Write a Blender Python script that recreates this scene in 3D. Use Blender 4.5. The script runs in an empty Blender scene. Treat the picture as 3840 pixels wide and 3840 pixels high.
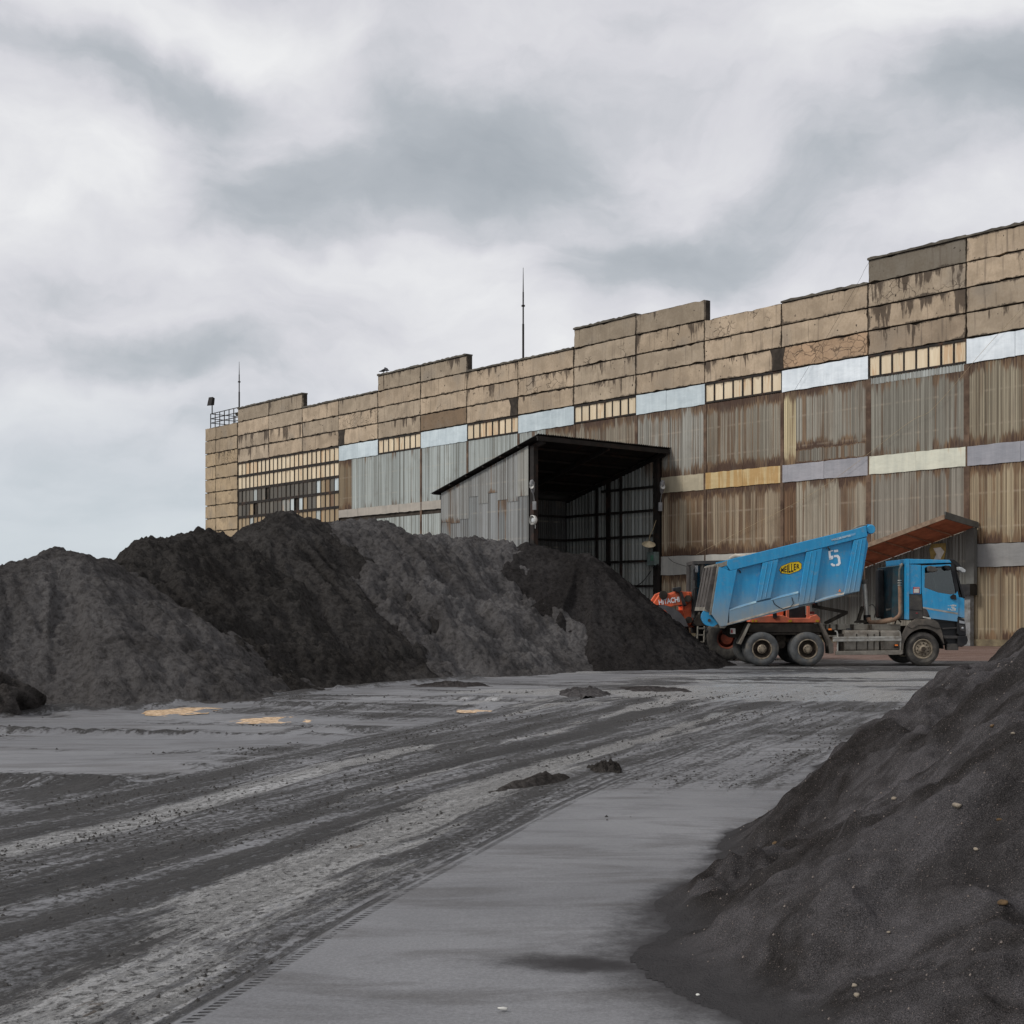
import bpy, bmesh, math, random
import numpy as np
from mathutils import Vector, Matrix

# ---------------------------------------------------------------- camera, sky, sun, exposure
SC = bpy.context.scene
COL = SC.collection
F = 5085.0            # focal length in photograph pixels (3840 wide)
CAMH = 1.85
cam_d = bpy.data.cameras.new("camera")
cam_d.sensor_width = 36.0
cam_d.lens = F / 3840 * 36.0
cam_d.shift_y = (2276 - 1920) / 3840
cam_d.clip_start = 0.1
cam_d.clip_end = 3000
cam = bpy.data.objects.new("camera", cam_d)
cam.location = (0, 0, CAMH)
cam.rotation_euler = (math.radians(90), 0, 0)
COL.objects.link(cam)
SC.camera = cam

SC.view_settings.view_transform = 'Standard'
SC.view_settings.look = 'None'
SC.view_settings.gamma = 1
SC.view_settings.use_curve_mapping = False
SC.view_settings.exposure = 0.5

SUN_EL, SUN_AZ = math.radians(40), math.radians(250)   # azimuth clockwise from +Y: behind and to the left of the camera
sun_d = bpy.data.lights.new("sun", 'SUN')
sun_d.energy = 1.5
sun_d.angle = math.radians(12)
sun_d.color = (1.0, 0.965, 0.92)
sun = bpy.data.objects.new("sun", sun_d)
sd = Vector((math.sin(SUN_AZ) * math.cos(SUN_EL), math.cos(SUN_AZ) * math.cos(SUN_EL), math.sin(SUN_EL)))
sun.rotation_euler = sd.to_track_quat('Z', 'Y').to_euler()
sun.location = (-20, -30, 60)
COL.objects.link(sun)


class G:
    """small helper that writes shader nodes"""
    def __init__(s, tree):
        s.t = tree
        tree.nodes.clear()

    def node(s, typ, ins=None, **props):
        n = s.t.nodes.new(typ)
        for k, v in props.items():
            setattr(n, k, v)
        for k, v in (ins or {}).items():
            s.put(n.inputs[k], v)
        return n

    def put(s, sock, v):
        if isinstance(v, bpy.types.NodeSocket):
            s.t.links.new(v, sock)
        elif isinstance(v, (int, float)):
            try:
                sock.default_value = v
            except TypeError:
                sock.default_value = (v, v, v) if len(sock.default_value) == 3 else (v, v, v, 1)
        else:
            v = tuple(v)
            if len(sock.default_value) == 4 and len(v) == 3:
                v = v + (1,)
            sock.default_value = v

    def math(s, op, a, b=0.0, c=0.0, clamp=False):
        n = s.node('ShaderNodeMath', {0: a, 1: b, 2: c}, operation=op)
        n.use_clamp = clamp
        return n.outputs[0]

    def vmath(s, op, a, b=(0, 0, 0)):
        n = s.node('ShaderNodeVectorMath', {0: a, 1: b}, operation=op)
        return n.outputs['Value'] if op in ('LENGTH', 'DOT_PRODUCT', 'DISTANCE') else n.outputs[0]

    def noise(s, vec, scale=1.0, detail=3.0, rough=0.55, dist=0.0):
        return s.node('ShaderNodeTexNoise', {'Vector': vec, 'Scale': scale, 'Detail': detail, 'Roughness': rough, 'Distortion': dist}).outputs['Fac']

    def noisec(s, vec, scale=1.0, detail=3.0):
        return s.node('ShaderNodeTexNoise', {'Vector': vec, 'Scale': scale, 'Detail': detail}).outputs['Color']

    def mapr(s, v, a, b, c=0.0, d=1.0, smooth=True):
        n = s.node('ShaderNodeMapRange', {'Value': v, 'From Min': a, 'From Max': b, 'To Min': c, 'To Max': d})
        n.interpolation_type = 'SMOOTHSTEP' if smooth else 'LINEAR'
        n.clamp = True
        return n.outputs['Result']

    def mix(s, fac, a, b, mode='MIX'):
        n = s.node('ShaderNodeMix', data_type='RGBA', blend_type=mode)
        n.clamp_factor = True
        s.put(n.inputs[0], fac)
        s.put(n.inputs[6], a)
        s.put(n.inputs[7], b)
        return n.outputs[2]

    def attr(s, name, typ='OBJECT', out='Fac'):
        return s.node('ShaderNodeAttribute', attribute_type=typ, attribute_name=name).outputs[out]

    def coord(s, which='Object'):
        return s.node('ShaderNodeTexCoord').outputs[which]

    def sep(s, v):
        n = s.node('ShaderNodeSeparateXYZ', {0: v})
        return n.outputs[0], n.outputs[1], n.outputs[2]

    def comb(s, x, y, z):
        return s.node('ShaderNodeCombineXYZ', {0: x, 1: y, 2: z}).outputs[0]

    def bump(s, h, strength=0.5, dist=0.02):
        return s.node('ShaderNodeBump', {'Height': h, 'Strength': strength, 'Distance': dist}).outputs[0]

    def surf(s, color, rough=0.8, metal=0.0, normal=None, spec=0.3, **kw):
        b = s.node('ShaderNodeBsdfPrincipled', {'Base Color': color, 'Roughness': rough, 'Metallic': metal})
        s.put(b.inputs['Specular IOR Level'], spec)
        for k, v in kw.items():
            s.put(b.inputs[k.replace('_', ' ')], v)
        if normal is not None:
            s.t.links.new(normal, b.inputs['Normal'])
        o = s.node('ShaderNodeOutputMaterial')
        s.t.links.new(b.outputs[0], o.inputs[0])
        return b


def newmat(name):
    m = bpy.data.materials.new(name)
    m.use_nodes = True
    return m, G(m.node_tree)


# ---- world: overcast sky, broken cloud deck over a Nishita sky
def make_world():
    w = bpy.data.worlds.new("World")
    SC.world = w
    w.use_nodes = True
    g = G(w.node_tree)
    sky = g.node('ShaderNodeTexSky', sky_type='NISHITA')
    sky.sun_disc = False
    sky.sun_elevation = SUN_EL
    sky.sun_rotation = SUN_AZ
    d = g.coord('Generated')
    dx, dy, dz = g.sep(d)
    # cloud deck: directions projected on a high layer
    zz = g.math('ADD', g.math('MAXIMUM', dz, 0.0), 0.16)
    p = g.comb(g.math('DIVIDE', dx, zz), g.math('DIVIDE', dy, zz), 0.0)
    warp = g.vmath('SCALE', g.vmath('SUBTRACT', g.noisec(d, 5.0, 7.0), (0.5, 0.5, 0.5)))
    warp.node.inputs['Scale'].default_value = 0.19
    dw = g.vmath('ADD', d, warp)
    n1 = g.noise(p, 1.1, 7.0, 0.55, 0.4)
    n2 = g.noise(g.vmath('MULTIPLY', dw, (3.2, 3.2, 9.0)), 1.0, 6.0, 0.52, 0.2)
    n3 = g.noise(g.vmath('MULTIPLY', dw, (8.0, 8.0, 19.0)), 1.0, 8.0, 0.58, 0.3)
    tone = g.math('ADD', g.math('MULTIPLY', g.math('SUBTRACT', n1, 0.5), 0.55), g.math('MULTIPLY', g.math('SUBTRACT', n2, 0.5), 0.95))
    tone = g.math('ADD', tone, g.math('MULTIPLY', g.math('SUBTRACT', n3, 0.5), 0.42))
    tone = g.math('ADD', g.math('MULTIPLY', tone, 1.15), 0.645)

    def blob(px, py, rx, ry, amt, t):
        v = Vector(((px - 966) / 2558, 1.0, (1145 - py) / 2558)).normalized()
        q = g.vmath('MULTIPLY', g.vmath('SUBTRACT', dw, tuple(v)), (2558 / rx, 2558 / rx, 2558 / ry))
        f = g.mapr(g.vmath('LENGTH', q), 1.0, 0.0, 0.0, amt)
        return g.math('ADD', t, f)
    for b in CLOUDS:
        tone = blob(*b, tone)
    cr = g.node('ShaderNodeValToRGB', {0: tone})
    el = cr.color_ramp.elements
    el[0].position = 0.0
    el[0].color = (0.25, 0.275, 0.30, 1)
    el[1].position = 1.0
    el[1].color = (0.68, 0.68, 0.68, 1)
    e = el.new(0.38); e.color = (0.36, 0.38, 0.405, 1)
    e = el.new(0.62); e.color = (0.52, 0.518, 0.545, 1)
    cloud = g.mix(1.0, cr.outputs[0], (9.4, 9.4, 9.4), 'MULTIPLY')
    # low over the horizon the deck thins and turns bluish
    low = g.mapr(dz, 0.20, 0.02)
    cloud = g.mix(g.math('MULTIPLY', low, 0.72), cloud, (4.0, 4.55, 4.95))
    col = g.mix(0.95, sky.outputs[0], cloud)
    below = g.mapr(dz, 0.0, -0.03)
    col = g.mix(below, col, (1.2, 1.2, 1.25))
    bg = g.node('ShaderNodeBackground', {'Color': col, 'Strength': 0.1})
    o = g.node('ShaderNodeOutputWorld')
    g.t.links.new(bg.outputs[0], o.inputs[0])
    w.cycles.sampling_method = 'MANUAL'
    w.cycles.sample_map_resolution = 512


# cloud masses (direction given through the photograph: x, y of 1932, radii), amount
CLOUDS = [
    (500, 375, 340, 135, -0.42), (870, 320, 380, 140, -0.34), (700, 250, 600, 200, -0.20),
    (270, 170, 300, 170, -0.26), (430, 690, 320, 85, -0.30), (1270, 500, 340, 110, -0.27),
    (1890, 210, 220, 170, -0.45), (1500, 430, 330, 110, -0.12), (1150, 110, 260, 90, -0.10),
    (130, 330, 420, 190, 0.30), (330, 60, 330, 120, 0.22), (900, 120, 200, 100, 0.10), (1650, 110, 330, 160, 0.28),
    (1300, 300, 220, 110, 0.12), (700, 500, 420, 70, 0.14), (150, 760, 260, 70, 0.22), (80, 560, 260, 70, -0.12),
    (150, 950, 320, 80, -0.12), (1000, 560, 300, 70, 0.06),
]
make_world()
random.seed(7)


# ---------------------------------------------------------------- noise on arrays
def _hash(ix, iy, seed):
    h = (ix.astype(np.int64) * 374761393 + iy.astype(np.int64) * 668265263 + seed * 1442695041) & 0xffffffff
    h = ((h ^ (h >> 13)) * 1274126177) & 0xffffffff
    h = h ^ (h >> 16)
    return (h & 0xffff) / 65535.0


def vnoise(x, y, seed=0):
    x = np.asarray(x, float); y = np.asarray(y, float)
    ix = np.floor(x); iy = np.floor(y)
    fx = x - ix; fy = y - iy
    fx = fx * fx * fx * (fx * (fx * 6 - 15) + 10); fy = fy * fy * fy * (fy * (fy * 6 - 15) + 10)
    a = _hash(ix, iy, seed); b = _hash(ix + 1, iy, seed)
    c = _hash(ix, iy + 1, seed); d = _hash(ix + 1, iy + 1, seed)
    return (a * (1 - fx) + b * fx) * (1 - fy) + (c * (1 - fx) + d * fx) * fy - 0.5


def fbm(x, y, octv=4, seed=0, gain=0.5):
    t = 0; a = 1.0; f = 1.0
    for k in range(octv):
        c, s = math.cos(0.7 * k), math.sin(0.7 * k)
        t = t + a * vnoise((x * c - y * s) * f + 13.7 * k, (x * s + y * c) * f + 7.3 * k, seed + k)
        a *= gain; f *= 2.03
    return t


def sstep(v, a, b):
    t = np.clip((v - a) / (b - a), 0, 1)
    return t * t * (3 - 2 * t)


# ---------------------------------------------------------------- object helpers
def link(name, me, parent=None):
    o = bpy.data.objects.new(name, me)
    COL.objects.link(o)
    if parent is not None:
        o.parent = parent
    return o


def empty(name, loc=(0, 0, 0), rz=0.0):
    o = link(name, None)
    o.empty_display_size = 0.3
    o.location = loc
    o.rotation_euler = (0, 0, rz)
    return o


def tag(o, label, cat, group=None):
    o["label"] = label
    o["category"] = cat
    if group:
        o["group"] = group
    return o


class MB:
    """collects vertices and faces, then links them as one mesh object"""
    def __init__(s):
        s.v = []; s.f = []; s.uv = None

    def add(s, vs, fs):
        b = len(s.v)
        s.v += [tuple(p) for p in vs]
        s.f += [tuple(i + b for i in f) for f in fs]
        return b

    def box(s, x0, x1, y0, y1, z0, z1):
        s.add([(x0, y0, z0), (x1, y0, z0), (x1, y1, z0), (x0, y1, z0), (x0, y0, z1), (x1, y0, z1), (x1, y1, z1), (x0, y1, z1)],
              [(0, 3, 2, 1), (4, 5, 6, 7), (0, 1, 5, 4), (1, 2, 6, 5), (2, 3, 7, 6), (3, 0, 4, 7)])
        return s

    def prism(s, pts, y0, y1):
        """polygon in (x, z), extruded along y"""
        n = len(pts)
        s.add([(x, y0, z) for x, z in pts] + [(x, y1, z) for x, z in pts],
              [tuple(range(n)), tuple(range(2 * n - 1, n - 1, -1))] + [(i, i + n, (i + 1) % n + n, (i + 1) % n) for i in range(n)])
        return s

    def hull8(s, a, b):
        """two quads of 3-D corners joined into a solid"""
        s.add(list(a) + list(b), [(0, 1, 2, 3), (7, 6, 5, 4)] + [(i, i + 4, (i + 1) % 4 + 4, (i + 1) % 4) for i in range(4)])
        return s

    def tube(s, pts, r, seg=8, cap=True, rot=0.0):
        pts = [Vector(p) for p in pts]
        n = len(pts)
        rs = r if isinstance(r, (list, tuple)) else [r] * n
        up = None
        rings = []
        for i, p in enumerate(pts):
            t = (pts[min(i + 1, n - 1)] - pts[max(i - 1, 0)]).normalized()
            if up is None:
                up = t.orthogonal() if abs(t.z) > 0.9 else Vector((0, 0, 1))
            up = (up - t * up.dot(t)).normalized()
            si = t.cross(up)
            rings.append([p + (up * math.cos(a) + si * math.sin(a)) * rs[i] for a in [rot + 2 * math.pi * k / seg for k in range(seg)]])
        fs = []
        for i in range(n - 1):
            for k in range(seg):
                fs.append((i * seg + k, i * seg + (k + 1) % seg, (i + 1) * seg + (k + 1) % seg, (i + 1) * seg + k))
        if cap:
            fs.append(tuple(range(seg - 1, -1, -1)))
            fs.append(tuple((n - 1) * seg + k for k in range(seg)))
        s.add([v for ring in rings for v in ring], fs)
        return s

    def bar(s, p, q, w):
        return s.tube([p, q], w * 0.7071, 4, True, math.pi / 4)

    def lathe(s, prof, c, seg=28, axis='y', a0=0.0, a1=None):
        """profile of (radius, offset along the axis) turned round an axis through c"""
        closed = a1 is None
        m = seg if closed else seg + 1
        vs = []
        for k in range(m):
            a = a0 + ((2 * math.pi) if closed else (a1 - a0)) * k / seg
            for r, o in prof:
                u, w = r * math.cos(a), r * math.sin(a)
                if axis == 'y':
                    vs.append((c[0] + u, c[1] + o, c[2] + w))
                elif axis == 'z':
                    vs.append((c[0] + u, c[1] + w, c[2] + o))
                else:
                    vs.append((c[0] + o, c[1] + u, c[2] + w))
        n = len(prof)
        fs = []
        for k in range(seg):
            k2 = (k + 1) % m
            for j in range(n - 1):
                fs.append((k * n + j, k * n + j + 1, k2 * n + j + 1, k2 * n + j))
        s.add(vs, fs)
        return s

    def build(s, name, mat, parent=None, smooth=None, bevel=0.0, recalc=True):
        me = bpy.data.meshes.new(name)
        me.from_pydata(s.v, [], s.f)
        if recalc:
            bm = bmesh.new()
            bm.from_mesh(me)
            bmesh.ops.remove_doubles(bm, verts=bm.verts, dist=1e-5)
            bmesh.ops.recalc_face_normals(bm, faces=bm.faces)
            bm.to_mesh(me)
            bm.free()
        if smooth is not None:
            me.shade_smooth()
            me.set_sharp_from_angle(angle=math.radians(smooth))
        me.materials.append(mat)
        o = link(name, me, parent)
        if bevel:
            b = o.modifiers.new("bevel", 'BEVEL')
            b.width = bevel
            b.segments = 2
            b.limit_method = 'ANGLE'
            b.angle_limit = math.radians(40)
        return o


def grid_mesh(name, xs, ys, Z, mat, keep=None, parent=None, attrs=None):
    nx, ny = len(xs), len(ys)
    X, Y = np.meshgrid(xs, ys, indexing='ij')
    co = np.stack([X, Y, Z], -1).reshape(-1, 3)
    i = np.arange(nx - 1)[:, None] * ny + np.arange(ny - 1)[None, :]
    q = np.stack([i, i + ny, i + ny + 1, i + 1], -1)
    if keep is not None:
        k = keep[:-1, :-1] | keep[1:, :-1] | keep[:-1, 1:] | keep[1:, 1:]
        q = q[k]
    q = q.reshape(-1, 4)
    used = np.unique(q)
    rem = np.full(nx * ny, -1); rem[used] = np.arange(len(used))
    q = rem[q]; co = co[used]
    me = bpy.data.meshes.new(name)
    me.vertices.add(len(co)); me.vertices.foreach_set("co", co.ravel())
    me.loops.add(q.size); me.loops.foreach_set("vertex_index", q.ravel())
    me.polygons.add(len(q)); me.polygons.foreach_set("loop_start", np.arange(0, q.size, 4))
    me.update(calc_edges=True)
    me.validate()
    for k, a in (attrs or {}).items():
        a = np.asarray(a)
        if a.ndim == 3:
            at = me.attributes.new(k, 'FLOAT_VECTOR', 'POINT')
            at.data.foreach_set("vector", a.reshape(-1, 3)[used].ravel().astype(np.float32))
        else:
            at = me.attributes.new(k, 'FLOAT', 'POINT')
            at.data.foreach_set("value", a.reshape(-1)[used].astype(np.float32))
    me.shade_smooth()
    me.materials.append(mat)
    return link(name, me, parent)


def text_mesh(name, body, size, origin, ang, mat, parent, y_off, bold=0.0, sx=1.0, sy=1.0, thick=0.004):
    """flat lettering on a plane facing -y: origin (x, z) of the baseline start, ang = tilt in that plane"""
    cu = bpy.data.curves.new(name, 'FONT')
    cu.body = body
    cu.size = size
    cu.extrude = thick / 2
    cu.offset = bold
    t = link(name, cu)
    dg = bpy.context.evaluated_depsgraph_get()
    me = bpy.data.meshes.new_from_object(t.evaluated_get(dg))
    bpy.data.objects.remove(t)
    bpy.data.curves.remove(cu)
    c, s = math.cos(ang), math.sin(ang)
    for v in me.vertices:
        a, b, d = v.co.x * sx, v.co.y * sy, v.co.z
        v.co = (origin[0] + a * c - b * s, y_off - d, origin[1] + a * s + b * c)
    me.materials.clear()
    me.materials.append(mat)
    return link(name, me, parent)
# ---------------------------------------------------------------- materials
def m_plain(name, col, rough=0.7, metal=0.0, var=0.25, dirt=None, dirt_amt=0.5, scale=3.0, spec=0.3, bump=0.0):
    m, g = newmat(name)
    o = g.coord()
    n = g.noise(o, scale, 5.0, 0.6)
    c = g.mix(g.mapr(n, 0.3, 0.7), [x * (1 - var) for x in col], [min(1, x * (1 + var)) for x in col])
    if dirt:
        n2 = g.noise(o, scale * 0.6, 6.0, 0.65)
        c = g.mix(g.mapr(n2, 0.62 - dirt_amt * 0.4, 0.78 - dirt_amt * 0.2), c, dirt)
    nrm = g.bump(g.noise(o, scale * 12, 4.0), 0.3, bump) if bump else None
    g.surf(c, rough, metal, nrm, spec)
    return m


def m_concrete():
    m, g = newmat("concrete_panels")
    o = g.coord()
    tint = g.attr("tint", 'OBJECT', 'Color')
    rnd = g.node('ShaderNodeObjectInfo').outputs['Random']
    off = g.vmath('ADD', o, g.comb(g.math('MULTIPLY', rnd, 37.0), 0.0, g.math('MULTIPLY', rnd, 19.0)))
    uv = g.coord('UV')
    u, v, _ = g.sep(uv)
    n = g.noise(off, 0.9, 6.0, 0.6)
    n_f = g.noise(off, 7.0, 5.0, 0.7)
    c = g.mix(g.mapr(n, 0.36, 0.64), g.mix(0.35, tint, (0.16, 0.125, 0.09)), g.mix(1.0, tint, (1.12, 1.12, 1.12), 'MULTIPLY'))
    c = g.mix(g.mapr(n_f, 0.35, 0.7, 0.0, 0.35), c, g.mix(1.0, tint, (0.66, 0.62, 0.56), 'MULTIPLY'))
    # grey weathering patches
    n_g = g.noise(off, 0.45, 5.0, 0.6)
    c = g.mix(g.mapr(n_g, 0.50, 0.72, 0.0, 0.6), c, (0.19, 0.165, 0.135))
    # vertical run-off stains hanging from the top edge
    drip = g.noise(g.vmath('MULTIPLY', off, (1.7, 1.7, 0.26)), 1.0, 6.0, 0.66)
    st = g.attr("stain")
    thr = g.math('SUBTRACT', 0.72, g.math('MULTIPLY', st, 0.26))
    thr = g.math('ADD', thr, g.math('MULTIPLY', g.math('SUBTRACT', 1.0, v), 0.12))
    c = g.mix(g.math('MULTIPLY', g.mapr(g.math('SUBTRACT', drip, thr), -0.03, 0.03), 0.85), c, (0.055, 0.04, 0.03))
    drip2 = g.noise(g.vmath('MULTIPLY', off, (5.5, 5.5, 0.35)), 1.0, 4.0)
    c = g.mix(g.mapr(drip2, 0.54, 0.74, 0.0, 0.6), c, (0.12, 0.095, 0.075))
    # dirty mortar edge, wide in places and nearly clean in others
    vv = g.math('MULTIPLY', g.math('MINIMUM', v, g.math('SUBTRACT', 1.0, v)), 1.2)
    uu = g.math('MULTIPLY', g.math('MINIMUM', u, g.math('SUBTRACT', 1.0, u)), 5.6)
    ed = g.math('MINIMUM', vv, uu)
    big = g.noise(off, 0.8, 3.0, 0.5)
    en = g.math('ADD', g.math('MULTIPLY', g.math('SUBTRACT', g.noise(off, 5.0, 7.0, 0.75), 0.5), 0.42), g.math('MULTIPLY', g.math('SUBTRACT', big, 0.48), 0.45))
    c = g.mix(g.mapr(g.math('SUBTRACT', ed, en), 0.075, 0.0, 0.0, 0.85), c, (0.06, 0.047, 0.036))
    # crazing
    wv = g.vmath('ADD', off, g.vmath('MULTIPLY', g.noisec(off, 2.0, 3.0), (0.5, 0.5, 0.5)))
    vo = g.node('ShaderNodeTexVoronoi', {'Vector': g.vmath('MULTIPLY', wv, (1.5, 0.05, 2.3)), 'Scale': g.math('ADD', 0.75, g.math('MULTIPLY', rnd, 0.8))}, feature='DISTANCE_TO_EDGE')
    ck = g.mapr(vo.outputs['Distance'], 0.05, 0.01)
    cm = g.mapr(g.math('ADD', g.noise(off, 0.6, 3.0), g.math('MULTIPLY', g.attr("crack"), 0.32)), 0.72, 0.80)
    ck = g.math('MULTIPLY', ck, cm)
    c = g.mix(g.math('MULTIPLY', ck, 0.7), c, (0.05, 0.036, 0.026))
    # holes and spalls
    sp = g.noise(off, 4.2, 3.0, 0.5)
    c = g.mix(g.mapr(sp, 0.70, 0.73), c, (0.05, 0.04, 0.03))
    h = g.math('ADD', g.math('MULTIPLY', n_f, 0.5), g.math('MULTIPLY', ck, -1.0))
    g.surf(c, 0.9, 0.0, g.bump(h, 0.5, 0.02), 0.2)
    return m


def m_corr():
    """corrugated cladding: tint, rust and dark come from each sheet"""
    m, g = newmat("corrugated_cladding")
    o = g.coord()
    tint = g.attr("tint", 'OBJECT', 'Color')
    rust = g.attr("rust")
    gx, gy, gz = g.sep(g.coord('Generated'))
    rnd = g.node('ShaderNodeObjectInfo').outputs['Random']
    off = g.vmath('ADD', o, g.comb(0.0, 0.0, g.math('MULTIPLY', rnd, 60.0)))
    s1 = g.noise(g.vmath('MULTIPLY', off, (3.2, 3.2, 0.045)), 1.0, 5.0, 0.65)
    s2 = g.noise(g.vmath('MULTIPLY', off, (11.0, 11.0, 0.06)), 1.0, 4.0, 0.6)
    s3 = g.noise(g.vmath('MULTIPLY', off, (1.3, 1.3, 0.25)), 1.0, 5.0, 0.6)
    c = g.mix(g.mapr(s2, 0.32, 0.68), g.mix(1.0, tint, (0.42, 0.39, 0.35), 'MULTIPLY'), g.mix(1.0, tint, (1.15, 1.15, 1.13), 'MULTIPLY'))
    # rust runs
    thr = g.math('SUBTRACT', 0.72, g.math('MULTIPLY', rust, 0.30))
    edge = g.math('MULTIPLY', g.mapr(g.math('ABSOLUTE', g.math('SUBTRACT', gz, 0.5)), 0.30, 0.5), g.math('MULTIPLY', rust, 0.45))
    r1 = g.mapr(g.math('ADD', g.math('SUBTRACT', s1, thr), edge), -0.05, 0.06)
    rc = g.mix(g.mapr(s3, 0.35, 0.65), (0.078, 0.040, 0.020), (0.19, 0.115, 0.058))
    c = g.mix(g.math('MULTIPLY', r1, 0.85), c, rc)
    s4 = g.noise(g.vmath('MULTIPLY', o, (0.9, 0.9, 0.10)), 1.0, 6.0, 0.65)
    r4 = g.mapr(g.math('SUBTRACT', s4, g.math('SUBTRACT', 0.72, g.math('MULTIPLY', rust, 0.26))), -0.08, 0.10)
    c = g.mix(g.math('MULTIPLY', r4, 0.62), c, g.mix(g.mapr(s2, 0.35, 0.65), (0.075, 0.042, 0.022), (0.18, 0.115, 0.062)))
    thr2 = g.math('SUBTRACT', 0.80, g.math('MULTIPLY', rust, 0.24))
    r2 = g.mapr(g.math('ADD', g.math('SUBTRACT', s2, thr2), edge), -0.02, 0.05)
    c = g.mix(g.math('MULTIPLY', r2, 0.8), c, (0.05, 0.022, 0.013))
    # pale lines where the sheets are screwed to the girts behind
    ox, oy, oz = g.sep(o)
    gl = g.math('ABSOLUTE', g.math('SUBTRACT', g.math('FRACT', g.math('MULTIPLY', oz, 0.62)), 0.5))
    gl = g.math('MULTIPLY', g.mapr(gl, 0.055, 0.0), g.mapr(s1, 0.4, 0.65, 0.0, 0.5))
    c = g.mix(g.math('MULTIPLY', gl, 0.5), c, (0.5, 0.44, 0.34))
    c = g.mix(g.mapr(g.noise(off, 0.7, 5.0, 0.6), 0.5, 0.75, 0.0, 0.35), c, (0.13, 0.115, 0.09))
    g.surf(c, 0.62, 0.0, g.bump(g.noise(off, 9.0, 4.0), 0.2, 0.01), 0.35)
    return m


def m_flat():
    """flat cover sheets"""
    m, g = newmat("flat_cover_sheets")
    o = g.coord()
    tint = g.attr("tint", 'OBJECT', 'Color')
    rust = g.attr("rust")
    rnd = g.node('ShaderNodeObjectInfo').outputs['Random']
    off = g.vmath('ADD', o, g.comb(g.math('MULTIPLY', rnd, 50.0), 0.0, g.math('MULTIPLY', rnd, 23.0)))
    n = g.math('ADD', g.math('MULTIPLY', g.noise(off, 0.9, 5.0, 0.55), 0.6), g.math('MULTIPLY', g.noise(g.vmath('MULTIPLY', off, (5.0, 5.0, 0.5)), 1.0, 5.0, 0.6), 0.4))
    c = g.mix(g.mapr(n, 0.3, 0.68), g.mix(1.0, tint, (0.80, 0.82, 0.84), 'MULTIPLY'), g.mix(1.0, tint, (1.08, 1.08, 1.08), 'MULTIPLY'))
    s = g.noise(g.vmath('MULTIPLY', off, (4.0, 4.0, 0.25)), 1.0, 5.0, 0.6)
    thr = g.math('SUBTRACT', 0.80, g.math('MULTIPLY', rust, 0.34))
    c = g.mix(g.math('MULTIPLY', g.mapr(g.math('SUBTRACT', s, thr), -0.03, 0.06), 0.75), c, (0.40, 0.23, 0.075))
    b = g.noise(g.vmath('MULTIPLY', off, (0.8, 0.8, 1.6)), 1.0, 3.0)
    g.surf(c, 0.5, 0.0, g.bump(b, 0.6, 0.08), 0.4)
    return m


def m_pane():
    m, g = newmat("clouded_pane_sheet")
    o = g.coord()
    tint = g.attr("tint", 'OBJECT', 'Color')
    rust = g.attr("rust")
    rnd = g.node('ShaderNodeObjectInfo').outputs['Random']
    off = g.vmath('ADD', o, g.comb(g.math('MULTIPLY', rnd, 90.0), 0.0, g.math('MULTIPLY', rnd, 9.0)))
    gz = g.sep(g.coord('Generated'))[2]
    s = g.noise(g.vmath('MULTIPLY', off, (5.0, 5.0, 0.5)), 1.0, 5.0, 0.6)
    thr = g.math('SUBTRACT', 0.78, g.math('MULTIPLY', rust, 0.32))
    c = g.mix(g.mapr(s, 0.3, 0.7), g.mix(1.0, tint, (0.85, 0.8, 0.74), 'MULTIPLY'), tint)
    c = g.mix(g.math('MULTIPLY', g.mapr(g.math('SUBTRACT', s, thr), -0.04, 0.08), 0.55), c, (0.46, 0.24, 0.09))
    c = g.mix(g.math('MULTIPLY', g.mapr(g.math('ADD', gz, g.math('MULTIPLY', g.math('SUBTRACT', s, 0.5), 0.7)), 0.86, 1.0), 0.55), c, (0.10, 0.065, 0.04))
    g.surf(c, 0.55, 0.0, None, 0.35)
    return m


def m_sand():
    """moist foundry sand; tint is each heap's own moisture"""
    m, g = newmat("dark_sand")
    o = g.coord()
    tint = g.attr("tint", 'OBJECT', 'Color')
    n1 = g.noise(o, 0.45, 6.0, 0.62, 0.4)
    n2 = g.noise(g.vmath('ADD', o, g.vmath('MULTIPLY', g.noisec(o, 2.0, 3.0), (0.25, 0.25, 0.25))), 9.0, 6.0, 0.7)
    n3 = g.noise(o, 60.0, 2.0, 0.7)
    c = g.mix(g.mapr(n1, 0.34, 0.66), g.mix(1.0, tint, (0.74, 0.73, 0.72), 'MULTIPLY'), g.mix(1.0, tint, (1.25, 1.25, 1.25), 'MULTIPLY'))
    c = g.mix(g.mapr(n2, 0.34, 0.58), g.mix(1.0, c, (0.60, 0.59, 0.58), 'MULTIPLY'), g.mix(1.0, c, (1.10, 1.10, 1.10), 'MULTIPLY'))
    c = g.mix(g.mapr(n3, 0.66, 0.72), c, g.mix(0.5, c, (0.24, 0.20, 0.18)))
    h = g.math('ADD', g.math('MULTIPLY', n2, 0.6), g.math('MULTIPLY', g.noise(o, 22.0, 4.0, 0.7), 0.45))
    g.surf(c, 0.95, 0.0, g.bump(h, 1.0, 0.11), 0.0)
    return m


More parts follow.
